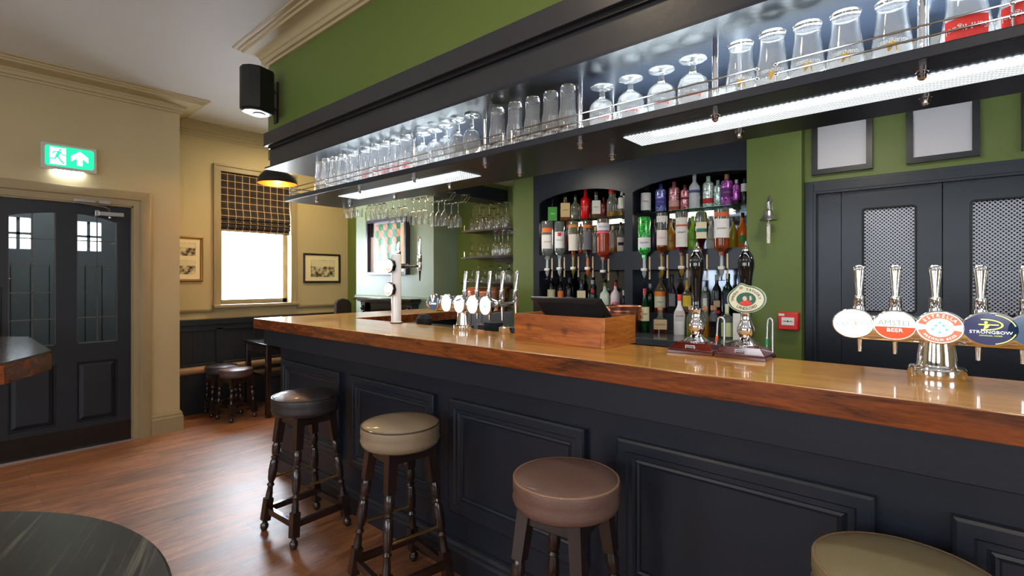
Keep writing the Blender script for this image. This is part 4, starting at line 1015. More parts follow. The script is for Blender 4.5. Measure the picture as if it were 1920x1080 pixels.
for q in [
 dict(label='black bottle with a white label and red letters, first on the right glass shelf', px=1211, yt=349, yb=393, wpx=19, style='cyl', glass=(24, 20, 20), lab=((226, 224, 220), .12, .74), text="PIMM'S", tcol=(190, 20, 30), opaque=True, cap=(30, 30, 30)),
 dict(label='blue glitter gin bottle on the right glass shelf', px=1239, yt=345, yb=395, wpx=20, style='cyl', glass=(60, 70, 160), gm=glitter((28, 34, 120), (170, 180, 250)), lab=((58, 62, 150), .22, .48), text='WHITLEY', tcol=(230, 150, 60), cap=(30, 40, 110)),
 dict(label='copper pink glitter bottle beside the blue one', px=1264, yt=341, yb=392, wpx=20, style='cyl', glass=(150, 80, 90), gm=glitter((92, 40, 50), (240, 170, 180)), lab=((196, 150, 148), .14, .36), lab2=((150, 60, 40), .04, .15), text='NEILL', tcol=(230, 190, 60), cap=(120, 60, 60)),
 dict(label='short rose glitter bottle set back on the right glass shelf', px=1284, yt=347, yb=392, wpx=16, style='cyl', glass=(170, 60, 80), gm=glitter((120, 40, 60), (250, 180, 190)), lab2=((90, 14, 24), .42, .5), cap=(90, 20, 30)),
 dict(label='tall frosted white vodka bottle touching the right arch', px=1302, yt=327, yb=388, wpx=20, style='round', glass=(196, 200, 206), opaque=True, lab=((60, 70, 130), .46, .54), cap=(190, 194, 198)),
 dict(label='silver glitter bottle with a red band on the right glass shelf', px=1328, yt=331, yb=386, wpx=20, style='cyl', glass=(190, 220, 210), gm=glitter((120, 150, 145), (240, 252, 248)), lab2=((170, 36, 38), .14, .30), text='WHITLEY', tcol=(180, 120, 40), cap=(150, 180, 170)),
 dict(label='pale green glitter bottle behind the red banded one', px=1346, yt=338, yb=385, wpx=15, style='cyl', glass=(150, 190, 180), gm=glitter((90, 130, 120), (220, 240, 235)), cap=(120, 150, 140)),
 dict(label='purple glitter gin bottle with a copper emblem on the right glass shelf', px=1363, yt=327, yb=383, wpx=22, style='cyl', glass=(190, 190, 200), gm=glitter((70, 20, 90), (220, 120, 230)), lab=((86, 20, 110), .28, .56), text='WHITLEY', tcol=(220, 150, 90), cap=(160, 120, 60)),
 dict(label='small violet glitter bottle behind the purple one', px=1381, yt=337, yb=382, wpx=15, style='cyl', glass=(150, 30, 150), gm=glitter((90, 10, 100), (240, 120, 240)), lab=((40, 20, 40), .0, .2), cap=(200, 200, 200)),
 dict(label='dark bottle with a white neck label at the right end of the glass shelf', px=1396, yt=335, yb=381, wpx=13, style='wine', glass=(24, 26, 26), opaque=True, lab=((220, 220, 216), .5, .8), cap=(30, 30, 30))]:
    bottle(Y=Yg, zs=ZG, group=T2, **q)
# inverted bottles on optics
M_CLEARP = mat('clear_plastic', (225, 228, 228), .15, trans=.6); M_CREAMSTRIP = mat('cream_strip', (224, 196, 160), .5)
def optic(label, px, yn, Y=3.262, orange=None, group='optics under the upturned bottles'):
    x, zn = PY(px, yn, Y)
    o = thing('optic_dispenser', label, 'optic', (x, Y, zn - .13), 0, group)
    MB().box(.020, .030, .030, .037, .0, .16).build('bracket_strip', M_CREAMSTRIP, o)
    MB().box(.004, .028, .0, .034, .055, .066).build('bracket_arm', M_BLACK, o)
    MB().box(-.018, .018, -.018, .010, .058, .078).build('white_collar', M_PAPER, o, bevel=.003)
    MB().lathe([(0, .012), (.006, .012), (.009, .025), (.014, .034), (.015, .058), (.010, .062), (.009, .150), (0, .150)], 16).build('measure_tube', M_CLEARP if not orange else mat('measure_%d_%d_%d' % orange, orange, .15, trans=.5), o)
    MB().tube([(0, 0, -.012), (0, 0, .014)], .004, 8).tube([(-.026, -.01, -.012), (.026, -.012, -.010)], .0022, 6).build('push_lever', M_BLACK, o)
    return o
U = 'upturned bottles on optics'
Yi = 3.262
inv = [
 (dict(label='upturned clear vodka bottle with an orange band, first in the left bay', px=1026, yt=415, yb=487, wpx=22, style='cyl', glass=(235, 240, 235), lab=((228, 224, 216), .36, .72), lab2=((214, 112, 50), .18, .30, 1.0), text='SMIRNOFF', tcol=(150, 40, 30)), None),
 (dict(label='upturned clear rum bottle with a white label and red dot', px=1049, yt=416, yb=485, wpx=19, style='cyl', glass=(225, 240, 235), lab=((230, 230, 226), .28, .72), lab2=((200, 40, 40), .30, .40, .35), text='BACARDI', tcol=(30, 30, 40)), None),
 (dict(label='upturned amber spirit bottle with a tiger patterned label', px=1075, yt=415, yb=484, wpx=20, style='long', glass=(235, 225, 195), liquid=(206, 118, 20), fill=.45, lab=((222, 214, 200), .36, .80, 1.1), lab2=((198, 130, 60), .10, .18)), (150, 140, 50)),
 (dict(label='upturned dark rum bottle with an orange and blue label', px=1102, yt=414, yb=484, wpx=19, style='long', glass=(200, 190, 170), liquid=(58, 18, 10), fill=.6, lab=((92, 90, 96), .30, .78, 1.0), lab2=((190, 96, 40), .12, .2)), (220, 110, 20)),
 (dict(label='upturned pink gin bottle with a white and pink label', px=1131, yt=411, yb=489, wpx=24, style='cyl', glass=(240, 220, 215), liquid=(226, 96, 58), fill=.72, lab=((226, 220, 226), .10, .28), lab2=((226, 90, 130), .30, .34), text="GORDON'S", tcol=(60, 90, 140)), (60, 60, 60)),
 (dict(label='upturned green glitter gin bottle with a white label', px=1208, yt=407, yb=485, wpx=24, style='cyl', glass=(20, 150, 50), gm=glitter((6, 90, 24), (90, 230, 110)), lab=((222, 222, 224), .50, .74), text="GORDON'S", tcol=(120, 20, 40)), None),
 (dict(label='upturned spirit bottle with a red balloon label and amber remains', px=1241, yt=399, yb=482, wpx=20, style='cyl', glass=(220, 225, 215), liquid=(150, 78, 20), fill=.32, lab=((226, 216, 208), .40, .74), lab2=((224, 222, 216), .08, .22), text='COMFORT', tcol=(190, 60, 50)), (180, 140, 30)),
 (dict(label='upturned red spirit bottle with a tall white label', px=1278, yt=397, yb=480, wpx=24, style='long', glass=(220, 225, 220), liquid=(116, 20, 18), fill=.52, lab=((222, 216, 206), .14, .80, 1.05), lab2=((196, 76, 40), .30, .34), text='SUMMER', tcol=(50, 40, 40)), (190, 140, 40)),
 (dict(label='upturned round liqueur bottle with an oval cream label', px=1315, yt=397, yb=482, wpx=26, style='globe', glass=(210, 215, 200), liquid=(70, 14, 14), fill=.75, lab=((224, 214, 180), .24, .60, .8), lab2=((50, 110, 100), .38, .46, .8)), (190, 140, 40)),
 (dict(label='upturned vodka bottle with a white label and orange spirit at the right', px=1353, yt=392, yb=480, wpx=28, style='cyl', glass=(225, 235, 225), liquid=(196, 96, 50), fill=.50, lab=((228, 226, 222), .22, .62), lab2=((196, 90, 50), .08, .17), text='SMIRNOFF', tcol=(60, 50, 50)), None)]
for i, (q, oc) in enumerate(inv):
    bottle(Y=Yi, inv=True, group=U, **q)
    lb_ = q['label'].replace('upturned ', '')
    optic('optic measure under the ' + ' '.join(lb_.split()[:9]).rstrip(','), q['px'], q['yb'] + 4, orange=oc)
# bottles standing behind, on the ledge
LB = 'bottles on the ledge behind the upturned ones'
for q in [
 dict(label='slim bottle with a dark red cap behind the second upturned bottle', px=1062, yt=418, yb=475, wpx=9, style='wine', glass=(60, 20, 40), opaque=True, cap=(120, 20, 30)),
 dict(label='bottle with a brown cork and orange dregs behind the tiger label', px=1089, yt=419, yb=470, wpx=10, style='long', glass=(240, 236, 220), liquid=(220, 80, 16), fill=.16, cap=(120, 76, 40)),
 dict(label='clear bottle with pale spirit left of the pink gin', px=1116, yt=425, yb=475, wpx=11, style='round', glass=(240, 240, 220), cap=(220, 200, 120)),
 dict(label='clear bottle with gold dregs right of the pink gin', px=1149, yt=424, yb=473, wpx=12, style='cyl', glass=(240, 238, 220), liquid=(216, 160, 30), fill=.2, cap=(200, 190, 170)),
 dict(label='clear bottle with a black and cream label at the right of the left bay', px=1164, yt=416, yb=474, wpx=14, style='squat', glass=(236, 238, 232), lab=((222, 216, 202), .06, .5), lab2=((50, 20, 24), .24, .34, .8), cap=(30, 24, 22)),
 dict(label='dark purple and green bottle right of the green glitter gin', px=1226, yt=410, yb=469, wpx=11, style='wine', glass=(40, 20, 50), opaque=True, cap=(30, 14, 34)),
 dict(label='yellow bottle with dark lettering in the right bay', px=1258, yt=409, yb=468, wpx=16, style='long', glass=(196, 142, 24), opaque=True, cap=(150, 110, 40), text='ZING', lab=((196, 142, 24), .1, .5)),
 dict(label='pink bottle behind the red spirit bottle', px=1271, yt=412, yb=468, wpx=13, style='long', glass=(190, 46, 90), opaque=True, cap=(60, 20, 40)),
 dict(label='lime green bottle behind the round liqueur bottle', px=1299, yt=405, yb=467, wpx=17, style='long', glass=(130, 200, 20), opaque=True, cap=(120, 190, 30), text='ZING', lab=((130, 200, 20), .1, .5)),
 dict(label='frosted grey bottle between the round liqueur and the last vodka bottle', px=1333, yt=406, yb=466, wpx=16, style='long', glass=(196, 194, 186), opaque=True, cap=(120, 116, 110), text='ZING', lab=((196, 194, 186), .1, .5)),
 dict(label='olive yellow bottle left of the orange bottle', px=1375, yt=408, yb=464, wpx=16, style='long', glass=(150, 140, 30), opaque=True, cap=(40, 36, 24)),
 dict(label='orange bottle with a green logo beside the green pier', px=1392, yt=399, yb=463, wpx=19, style='long', glass=(226, 110, 24), opaque=True, cap=(30, 26, 24), lab=((60, 140, 60), .14, .36, .6))]:
    bottle(Y=3.44, zs=ZU0, group=LB, **q)
# lower left bay, on the step
L1 = 'bottles in the lower left bay'
for q in [
 dict(label='black bottle with a cream label, leftmost in the lower left bay', px=1034, yt=512, yb=560, wpx=16, style='wine', glass=(16, 16, 18), opaque=True, lab=((196, 192, 150), .12, .52), cap=(60, 40, 40)),
 dict(label='black bottle with an orange oval label in the lower left bay', px=1051, yt=514, yb=560, wpx=14, style='wine', glass=(16, 14, 14), opaque=True, lab=((212, 110, 40), .30, .50, .9), cap=(70, 60, 50)),
 dict(label='black bottle with a small purple label in the lower left bay', px=1067, yt=517, yb=560, wpx=15, style='wine', glass=(14, 14, 18), opaque=True, lab=((96, 84, 130), .15, .36, .9), cap=(60, 20, 40)),
 dict(label='pale blue gin bottle with a cream label', px=1090, yt=524, yb=560, wpx=18, style='round', glass=(150, 185, 210), lab=((222, 206, 160), .06, .62), text='GIN', sq=True, cap=(20, 20, 24)),
 dict(label='green gin bottle with a round red seal', px=1111, yt=525, yb=560, wpx=18, style='squat', glass=(12, 92, 44), lab=((170, 30, 34), .56, .70, .35), lab2=((220, 220, 214), .10, .22), cap=(196, 190, 180)),
 dict(label='white ceramic bottle with pale green pattern', px=1134, yt=530, yb=570, wpx=19, style='squat', glass=(206, 224, 200), opaque=True, cap=(120, 120, 40)),
 dict(label='white ceramic bottle with pink pattern', px=1154, yt=529, yb=570, wpx=19, style='squat', glass=(226, 206, 210), opaque=True, cap=(196, 40, 44), lab=((206, 110, 120), .2, .3, .7)),
 dict(label='small slim bottle with a white neck beside the cabinet upright', px=1169, yt=544, yb=571, wpx=8, style='wine', glass=(40, 30, 44), opaque=True, cap=(230, 226, 220), cap_z=.6)]:
    bottle(Y=3.42, zs=ZS, group=L1, **q)
for i, (px, c_, l_) in enumerate(((1028, (200, 196, 30), 'tiny yellow miniature in front of the cream labelled black bottle'), (1045, (226, 130, 30), 'tiny orange miniature in front of the orange labelled bottle'), (1130, (92, 60, 110), 'purple miniature in front of the pale green ceramic bottle'), (1148, (110, 60, 90), 'purple miniature in front of the pink ceramic bottle'))):
    x = PY(px, 560, 3.34)[0]
    o = MB().lathe([(0, 0), (.011, 0), (.012, .002), (.012, .038), (.006, .048), (.006, .055), (0, .055)], 14).build('miniature_bottle', solid(c_, .3), loc=(x, 3.34, ZS)); tag(o, l_, 'miniature bottle', 'miniatures in the lower left bay')
L2 = 'back row in the lower right bay'
for q in [
 dict(label='dark green bottle behind the cream labelled whiskey', px=1219, yt=532, yb=586, wpx=15, style='wine', glass=(14, 84, 44), opaque=False, cap=(150, 150, 150)),
 dict(label='orange aperitif bottle with a slanted blue and orange label', px=1238, yt=510, yb=586, wpx=22, style='long', glass=(220, 190, 140), liquid=(196, 50, 24), fill=.34, lab=((200, 196, 170), .12, .40), lab2=((214, 120, 40), .40, .52), text='APEROL', tcol=(40, 50, 110), cap=(120, 110, 90)),
 dict(label='dark liqueur bottle with a silver crest', px=1260, yt=515, yb=586, wpx=20, style='long', glass=(26, 24, 28), opaque=True, lab=((110, 110, 116), .18, .5, .6), cap=(34, 32, 34)),
 dict(label='bottle with a gold neck and yellow oval label', px=1288, yt=525, yb=586, wpx=20, style='squat', glass=(226, 224, 210), liquid=(150, 40, 20), fill=.12, lab=((222, 186, 50), .22, .54, .8), cap=(206, 160, 40), cap_z=.68),
 dict(label='clear bottle with a white strip label behind the first pump handle', px=1322, yt=538, yb=586, wpx=14, style='cyl', glass=(226, 230, 226), lab=((214, 216, 206), .2, .6, .5), cap=(180, 180, 180)),
 dict(label='black bottle with a small round cream label between the pump handles', px=1344, yt=515, yb=588, wpx=17, style='wine', glass=(12, 12, 14), opaque=True, lab=((170, 150, 120), .20, .36, .7), lab2=((170, 30, 34), .04, .12, .7), cap=(180, 176, 166)),
 dict(label='tall green bottle between the pump handles', px=1365, yt=513, yb=588, wpx=19, style='wine', glass=(10, 96, 40), lab=((24, 40, 60), .2, .55, .9), cap=(16, 70, 34)),
 dict(label='bottle with a pale blue cap beside the second pump handle', px=1387, yt=512, yb=588, wpx=14, style='wine', glass=(30, 40, 44), opaque=True, cap=(110, 150, 200), cap_z=.76)]:
    bottle(Y=3.42, zs=ZS, group=L2, **q)
L3 = 'front row on the back counter'
for q in [
 dict(label='green whiskey bottle with a red cap and cream label', px=1209, yt=541, yb=618, wpx=17, style='long', glass=(16, 110, 50), lab=((214, 206, 166), .26, .58), cap=(176, 26, 30), text='SON'),
 dict(label='square amber liqueur bottle with a beige label', px=1238, yt=574, yb=621, wpx=27, style='squat', glass=(228, 222, 206), liquid=(92, 30, 10), fill=.18, lab=((190, 166, 128), .16, .52), text='DISARONNO', sq=True, cap=(170, 140, 100)),
 dict(label='white liqueur bottle with an orange red cap', px=1274, yt=552, yb=624, wpx=21, style='long', glass=(226, 224, 222), opaque=True, lab=((196, 190, 192), .34, .60, .8), cap=(222, 66, 36), text='ARCHERS', tcol=(190, 30, 40), cap_z=.84),
 dict(label='cork topped jar of green syrup behind the first pump', px=1297, yt=573, yb=626, wpx=19, style='jar', glass=(226, 232, 214), liquid=(180, 190, 60), fill=.42, cap=(176, 130, 84)),
 dict(label='cork topped jar of yellow juice behind the first pump', px=1322, yt=574, yb=627, wpx=16, style='jar', glass=(230, 226, 200), liquid=(230, 160, 20), fill=.44, cap=(176, 130, 84)),
 dict(label='cork topped jar of dark syrup right of the first pump', px=1338, yt=573, yb=628, wpx=17, style='jar', glass=(196, 196, 200), liquid=(40, 32, 40), fill=.5, cap=(160, 110, 76)),
 dict(label='clear bottle with a cream cap and pale green labels', px=1363, yt=570, yb=629, wpx=21, style='squat', glass=(216, 226, 220), lab=((196, 206, 150), .06, .46), cap=(206, 206, 180), cap_z=.7)]:
    bottle(Y=3.08, zs=ZC, group=L3, **q)

# white menu card box, slanted tag and swan necks behind the pumps
x, z = PY(1387, 588, 3.05); o = MB().box(-.036, .036, -.006, .006, 0, z - ZC).build('price_card', M_PAPER, loc=(x, 3.05, ZC)); tag(o, 'white printed card standing behind the second pump', 'card')
# ------------------------------------------------------------------ copper ice buckets
def bucket(label, loc, R, h, group='copper buckets'):
    t = thing('ice_bucket', label, 'bucket', loc, 0, group)
    MB().lathe([(0, 0), (R * .86, 0), (R * .88, .004), (R * .96, h * .80), (R * .985, h * .805), (R * .985, h * .83), (R * .96, h * .835), (R * .975, h * .9), (R * 1.0, h * .905), (R * 1.02, h * .985), (R * 1.0, h), (R * .98, h * .985), (R * .94, h * .8), (R * .84, .006), (0, .006)], 48).build('bucket_body', M_COPPER, t)
    for s in (-1, 1):
        MB().tube([(s * (R + .006), .022 * cos(a), h * .68 + .022 * sin(a)) for a in [2 * pi * k / 16 for k in range(16)]], .003, 8, True).build('ring_handle', M_COPPER, t)
    return t
bxL, _ = PY(1138, 600, 3.05); bxR, zt = PY(1203, 575, 3.05)
bucket('copper ice bucket behind the wooden box on the back counter', ((bxL + bxR) / 2, 3.05, ZC), (bxR - bxL) / 2 * .99, zt - ZC + .002)
# grey cupboard in the alcove with a second bucket
gc = thing('grey_cupboard', 'grey cupboard below the alcove shelves behind the beer taps', 'cupboard', (-3.0, 3.4, 0))
MB().box(AX + .01, px0 - .003, 3.12, YB - .004, 0, 1.145).build('cupboard_body', mat('grey_paint', (120, 124, 132), .35), gc, world=True, bevel=.003)
for xq in (-3.20, -3.07): MB().box(xq - .0015, xq + .0015, 3.117, 3.121, .1, 1.145).build('door_gap', M_BLACK, gc, world=True)
xa, za = PY(880, 538, 3.3); xb, _ = PY(941, 538, 3.3)
bucket('copper bucket under the lowest alcove shelf', ((xa + xb) / 2, 3.34, 1.145), (xb - xa) / 2, za - 1.145 + .0)

# ------------------------------------------------------------------ cupboard doors with perforated metal
def mesh_metal():
    m = bpy.data.materials.new('perforated_steel'); m.use_nodes = True; nt = m.node_tree; N = nt.nodes; L = nt.links; b = N['Principled BSDF']
    b.inputs['Metallic'].default_value = 1; b.inputs['Roughness'].default_value = .42; b.inputs['Base Color'].default_value = lin((150, 150, 156))
    tc = N.new('ShaderNodeTexCoord'); sp = N.new('ShaderNodeSeparateXYZ'); L.new(tc.outputs['Object'], sp.inputs[0])
    k = 2 * pi / .0185; o_ = []
    for ax in 'XZ':
        mu = N.new('ShaderNodeMath'); mu.operation = 'MULTIPLY'; mu.inputs[1].default_value = k; L.new(sp.outputs[ax], mu.inputs[0])
        c_ = N.new('ShaderNodeMath'); c_.operation = 'COSINE'; L.new(mu.outputs[0], c_.inputs[0]); o_.append(c_)
    mu = N.new('ShaderNodeMath'); mu.operation = 'MULTIPLY'; L.new(o_[0].outputs[0], mu.inputs[0]); L.new(o_[1].outputs[0], mu.inputs[1])
    lt = N.new('ShaderNodeMath'); lt.operation = 'LESS_THAN'; lt.inputs[1].default_value = .20; L.new(mu.outputs[0], lt.inputs[0])
    L.new(lt.outputs[0], b.inputs['Alpha'])
    bp = N.new('ShaderNodeBump'); bp.inputs['Strength'].default_value = .25; bp.inputs['Distance'].default_value = .002; L.new(mu.outputs[0], bp.inputs['Height']); L.new(bp.outputs['Normal'], b.inputs['Normal'])
    return m
M_MESH = mesh_metal()
KD = 3.30
cu = thing('bar_cupboard', 'tall dark cupboard with perforated metal doors behind the right hand taps', 'cupboard', (.1, KD, 0))
fr = MB(); X0 = gx1 + .001; X1 = 1.25; XO = -.566
fr.box(X0, XO, KD, KD + .06, 0, 1.995); fr.box(XO, X1, KD, KD + .06, 1.935, 1.995); fr.box(X0 - .0, X1, KD - .012, KD + .01, 1.975, 1.995)
for (o_, a_, b_) in ((.012, .0, .045), (.022, .045, .06)):
    fr.box(X0 + a_, X0 + b_, KD - o_, KD, 0, 1.98 - a_); fr.box(X0 + b_, X1, KD - o_, KD, 1.98 - b_, 1.98 - a_)
fr.box(XO, -.453, KD + .004, KD + .04, 0, 1.935)
fr.build('door_frame', M_NAVY, cu, world=True, bevel=.002)
ib = MB(); ib.box(XO, X1, 3.60, 3.62, 0, 1.99); ib.box(X1 - .02, X1, KD + .06, 3.6, 0, 1.99)
ib.build('cupboard_interior', M_BLACK, cu, world=True)
for (a_, b_, m0, m1) in ((-.451, -.028, -.353, -.130), (-.024, .43, .08, .32), (.434, .88, .55, .77)):
    z0_, z1_ = 1.268, 1.818
    d = MB(); y0_, y1_ = KD + .002, KD + .03
    d.box(a_, m0, y0_, y1_, .05, 1.932); d.box(m1, b_, y0_, y1_, .05, 1.932); d.box(m0, m1, y0_, y1_, z1_, 1.932); d.box(m0, m1, y0_, y1_, .05, z0_)
    dd = d.build('cupboard_door', M_NAVY, cu, world=True, smooth=0)
    MB().box(m0 - .002, m1 + .002, KD + .012, KD + .0125, z0_ - .002, z1_ + .002).build('perforated_panel', M_MESH, dd, world=True, smooth=0)
    bd = MB(); bd.tube([(p[0], KD, p[1]) for p in rrect(m0, m1, z0_, z1_, .012)], .005, 8, True); bd.build('panel_bead', M_BLACK, dd, world=True)
struct('wall_cupboard', MB().box(gx1, XR, KD + .005, YB, 1.996, BZ).box(X1, XR, KD + .005, YB, 0, 1.996), M_GREEN)
M_POST = mat('pale_poster_paper', (196, 196, 204), .5)  # pale grey paints the glare on the poster glass
for i, (a_, b_) in enumerate(((-.592, -.309), (-.168, .111), (.252, .53), (.68, .96))):
    t = thing('framed_poster', ['black framed blank poster above the left cupboard door, nearest the bell', 'black framed blank poster above the meeting of the cupboard doors', 'black framed poster just entering at the right edge', 'black framed poster beyond the right edge'][i], 'poster', ((a_ + b_) / 2, KD, 2.03), 0, 'posters above the cupboard')
    fw = .028; z0_, z1_ = 2.032, 2.34; f = MB(); ya, yb_ = KD - .022, KD + .005
    f.box(a_, a_ + fw, ya, yb_, z0_, z1_); f.box(b_ - fw, b_, ya, yb_, z0_, z1_); f.box(a_ + fw, b_ - fw, ya, yb_, z0_, z0_ + fw); f.box(a_ + fw, b_ - fw, ya, yb_, z1_ - fw, z1_)
    f.build('frame', M_BLACK, t, world=True, smooth=0)
    MB().box(a_ + fw, b_ - fw, KD - .008, KD - .002, z0_ + fw, z1_ - fw).build('poster_sheet', M_POST, t, world=True, smooth=0)
# ------------------------------------------------------------------ bell and fire call point on the green pier
bx_, bz_ = PY(1441, 412, 3.15)
be = thing('ship_bell', 'silver ship bell with white rope on the green pier', 'bell', (bx_, 3.15, bz_))
MB().lathe([(.0, .055), (.012, .058), (.022, .05), (.027, .03), (.033, .012), (.047, .0), (.048, -.003), (.044, -.002), (.03, .012), (.02, .045), (0, .05)], 32).build('bell_body', M_STEEL, be)
MB().box(-.008, .008, .055, .07, .03, .14).tube([(0, .062, .115), (0, .03, .13), (0, .005, .10), (0, 0, .058)], [.008, .012, .010, .006], 10).sphere((0, .03, .125), .014).build('bell_bracket', M_CHROME, be, bevel=.001)
rp = MB(); n = 26
rp.tube([(0, 0, .0), (0, 0, -.022)], .003)
for ph in (0, 2.1, 4.2): rp.tube([(.0048 * cos(i * .42 + ph), .0048 * sin(i * .42 + ph), -.02 - i * .00245) for i in range(48)], .0052, 7)
rp.build('bell_rope', mat('white_rope', (222, 220, 210), .8), be)
cp = thing('fire_call_point', 'red fire alarm call point on the green pier beside the cupboard', 'fire alarm', (-.69, 3.22, 1.2))
MB().box(-.052, .052, -.05, 0, -.05, .05).build('red_housing', mat('alarm_red', (206, 34, 36), .35), cp, bevel=.006)
MB().box(-.032, .032, -.0525, -.049, -.022, .022).build('white_window', M_PAPER, cp)
q = MB(); MF = face_m((0, -.0528, 0)); disc(q, MF, .005, .005, 0, .001, 16); stroke(q, [(-.024, 0), (-.012, 0)], .003, MF, (0, .001)); stroke(q, [(.024, 0), (.012, 0)], .003, MF, (0, .001))
for s in (-1, 1): q.prism([(s * .008, 0), (s * .014, .004), (s * .014, -.004)], 0, .001, MF)
q.build('arrow_marks', M_PRINT, cp, smooth=0)
MB().box(-.047, -.018, -.0525, -.049, .030, .042).build('white_label', M_PAPER, cp)

# ------------------------------------------------------------------ speaker at the end of the bulkhead
spx, spz = PY(486, 172, 1.44)
sp = thing('wall_speaker', 'black loudspeaker on a bracket at the corner of the green bulkhead', 'loudspeaker', (spx, 1.44, spz), radians(24))
bodyp = [(-.085, -.06), (-.07, -.10), (-.02, -.125), (.03, -.115), (.075, -.07), (.085, .04), (.06, .075), (-.06, .075), (-.085, .03)]
MB().prism(bodyp, -.145, .145).build('speaker_cabinet', mat('speaker_black', (20, 19, 18), .4), sp, bevel=.012, smooth=30)
MB().prism([(p[0] * .86, p[1] * .86) for p in bodyp], -.152, -.145).build('lower_cap', mat('speaker_grey', (70, 74, 84), .3), sp, smooth=0)
MB().lathe([(0, -.158), (.035, -.158), (.04, -.152), (0, -.152)], 24).build('port_ring', M_STEEL, sp)
t = MB(); bxq = PY(519, 172, BY)[0]
t.box(bxq - .025, bxq + .025, BY - .012, BY, spz - .16, spz + .13); t.tube([(bxq, BY - .01, spz + .06), (bxq - .03, BY - .07, spz + .06), (spx + .05, 1.49, spz + .06)], .012); t.tube([(bxq, BY - .01, spz - .06), (bxq - .03, BY - .07, spz - .06), (spx + .05, 1.49, spz - .06)], .012)
br_ = thing('speaker_bracket', 'black wall bracket holding the loudspeaker', 'bracket', (bxq, BY, spz)); t.build('bracket_arms', M_BLACK, br_, world=True)
t = MB(); t.tube([(bxq - .02, BY - .016, spz - .08), (bxq - .026, BY - .02, spz), (bxq - .018, BY - .016, spz + .08)], .0025); t.build('speaker_cable', M_PAPER, br_, world=True)

# ------------------------------------------------------------------ chimney piece: fire mantel and mirror-like framed picture on the chimney breast
mx0, _ = PY(685, 560, FB); mx1, _ = PY(792, 560, FB); mz = PY(735, 558, FB)[1]
mt = thing('mantelpiece', 'black cast iron mantelpiece on the sage chimney breast', 'mantelpiece', ((mx0 + mx1) / 2, FB, 0))
m_ = MB(); m_.box(mx0, mx1, FB - .16, FB, mz - .03, mz); m_.box(mx0 + .03, mx1 - .03, FB - .13, FB, mz - .05, mz - .03); m_.box(mx0 + .05, mx1 - .05, FB - .10, FB, mz - .065, mz - .05)
m_.build('mantel_shelf', M_GLOSSBLACK, mt, world=True, bevel=.004)
m_ = MB(); m_.box(mx0 + .12, mx1 - .12, FB - .06, FB, .85, mz - .065); m_.build('frieze', M_GLOSSBLACK, mt, world=True)
for xq in (mx0 + .10, mx1 - .10):
    m_ = MB(); m_.box(xq - .05, xq + .05, FB - .09, FB, 0, mz - .19); m_.box(xq - .04, xq + .04, FB - .10, FB, mz - .17, mz - .065); m_.sphere((xq, FB - .10, mz - .12), .03); m_.sphere((xq, FB - .09, mz - .17), .022)
    m_.build('corbel_pilaster', M_GLOSSBLACK, mt, world=True, bevel=.004)
fx0, fz0 = PY(694, 516, FB); fx1, _ = PY(769, 516, FB); fz1 = 2.12
sg = thing('framed_shirt', 'large framed green and pink chequered shirt on the sage wall', 'framed shirt', ((fx0 + fx1) / 2, FB, fz0))
f = MB(); fw = .035
for (a_, b_, c_, d_) in ((fx0, fx0 + fw, fz0, fz1), (fx1 - fw, fx1, fz0, fz1), (fx0 + fw, fx1 - fw, fz0, fz0 + fw), (fx0 + fw, fx1 - fw, fz1 - fw, fz1)): f.box(a_, b_, FB - .06, FB, c_, d_)
f.build('frame', mat('frame_charcoal', (50, 50, 62), .3), sg, world=True, bevel=.003)
MB().box(fx0 + fw, fx1 - fw, FB - .015, FB - .005, fz0 + fw, fz1 - fw).build('backing_board', mat('pale_lilac_card', (206, 206, 222), .4), sg, world=True, smooth=0)
def chequer():
    m = bpy.data.materials.new('chequered_silk'); m.use_nodes = True; nt = m.node_tree; N = nt.nodes; L = nt.links; b = N['Principled BSDF']; b.inputs['Roughness'].default_value = .35
    tc = N.new('ShaderNodeTexCoord'); ck = N.new('ShaderNodeTexChecker'); ck.inputs['Scale'].default_value = 1 / .085
    L.new(tc.outputs['Object'], ck.inputs['Vector']); ck.inputs['Color1'].default_value = lin((20, 136, 92)); ck.inputs['Color2'].default_value = lin((214, 160, 146))
    wv = N.new('ShaderNodeTexWave'); wv.inputs['Scale'].default_value = 9; wv.inputs['Distortion'].default_value = 3; wv.bands_direction = 'DIAGONAL'; L.new(tc.outputs['Object'], wv.inputs['Vector'])
    mx = N.new('ShaderNodeMix'); mx.data_type = 'RGBA'; mx.blend_type = 'MULTIPLY'; mx.inputs[0].default_value = .35; L.new(ck.outputs[0], mx.inputs[6]); L.new(wv.outputs[0], mx.inputs[7]); L.new(mx.outputs[2], b.inputs['Base Color'])
    return m
shx0, shx1 = PY(706, 450, FB)[0], PY(753, 450, FB)[0]; shz0 = PY(730, 485, FB)[1]
hem = MB(); n = 9; xs_ = [shx0 + (shx1 - shx0) * i / n for i in range(n + 1)]
v = [(x, FB - .022 - .006 * sin(i * 1.9), shz0 + (.0 if i > 3 else -.02) + .012 * sin(i)) for i, x in enumerate(xs_)] + [(x, FB - .022 - .006 * sin(i * 1.9), fz1 - fw - .02) for i, x in enumerate(xs_)]
v += [(a_, b_ + .006, c_) for a_, b_, c_ in v]; m1_ = n + 1
hem._add(v, [(i, i + 1, m1_ + i + 1, m1_ + i) for i in range(n)] + [(2 * m1_ + i, 3 * m1_ + i, 3 * m1_ + i + 1, 2 * m1_ + i + 1) for i in range(n)])
hem.build('chequered_shirt', chequer(), sg, world=True, smooth=60)
g_ = MB(); g_.box(fx0 + fw + .01, PY(704, 450, FB)[0] - .01, FB - .02, FB - .01, PY(700, 445, FB)[1], PY(700, 405, FB)[1]); g_.build('side_photograph', M_BLACK, sg, world=True)
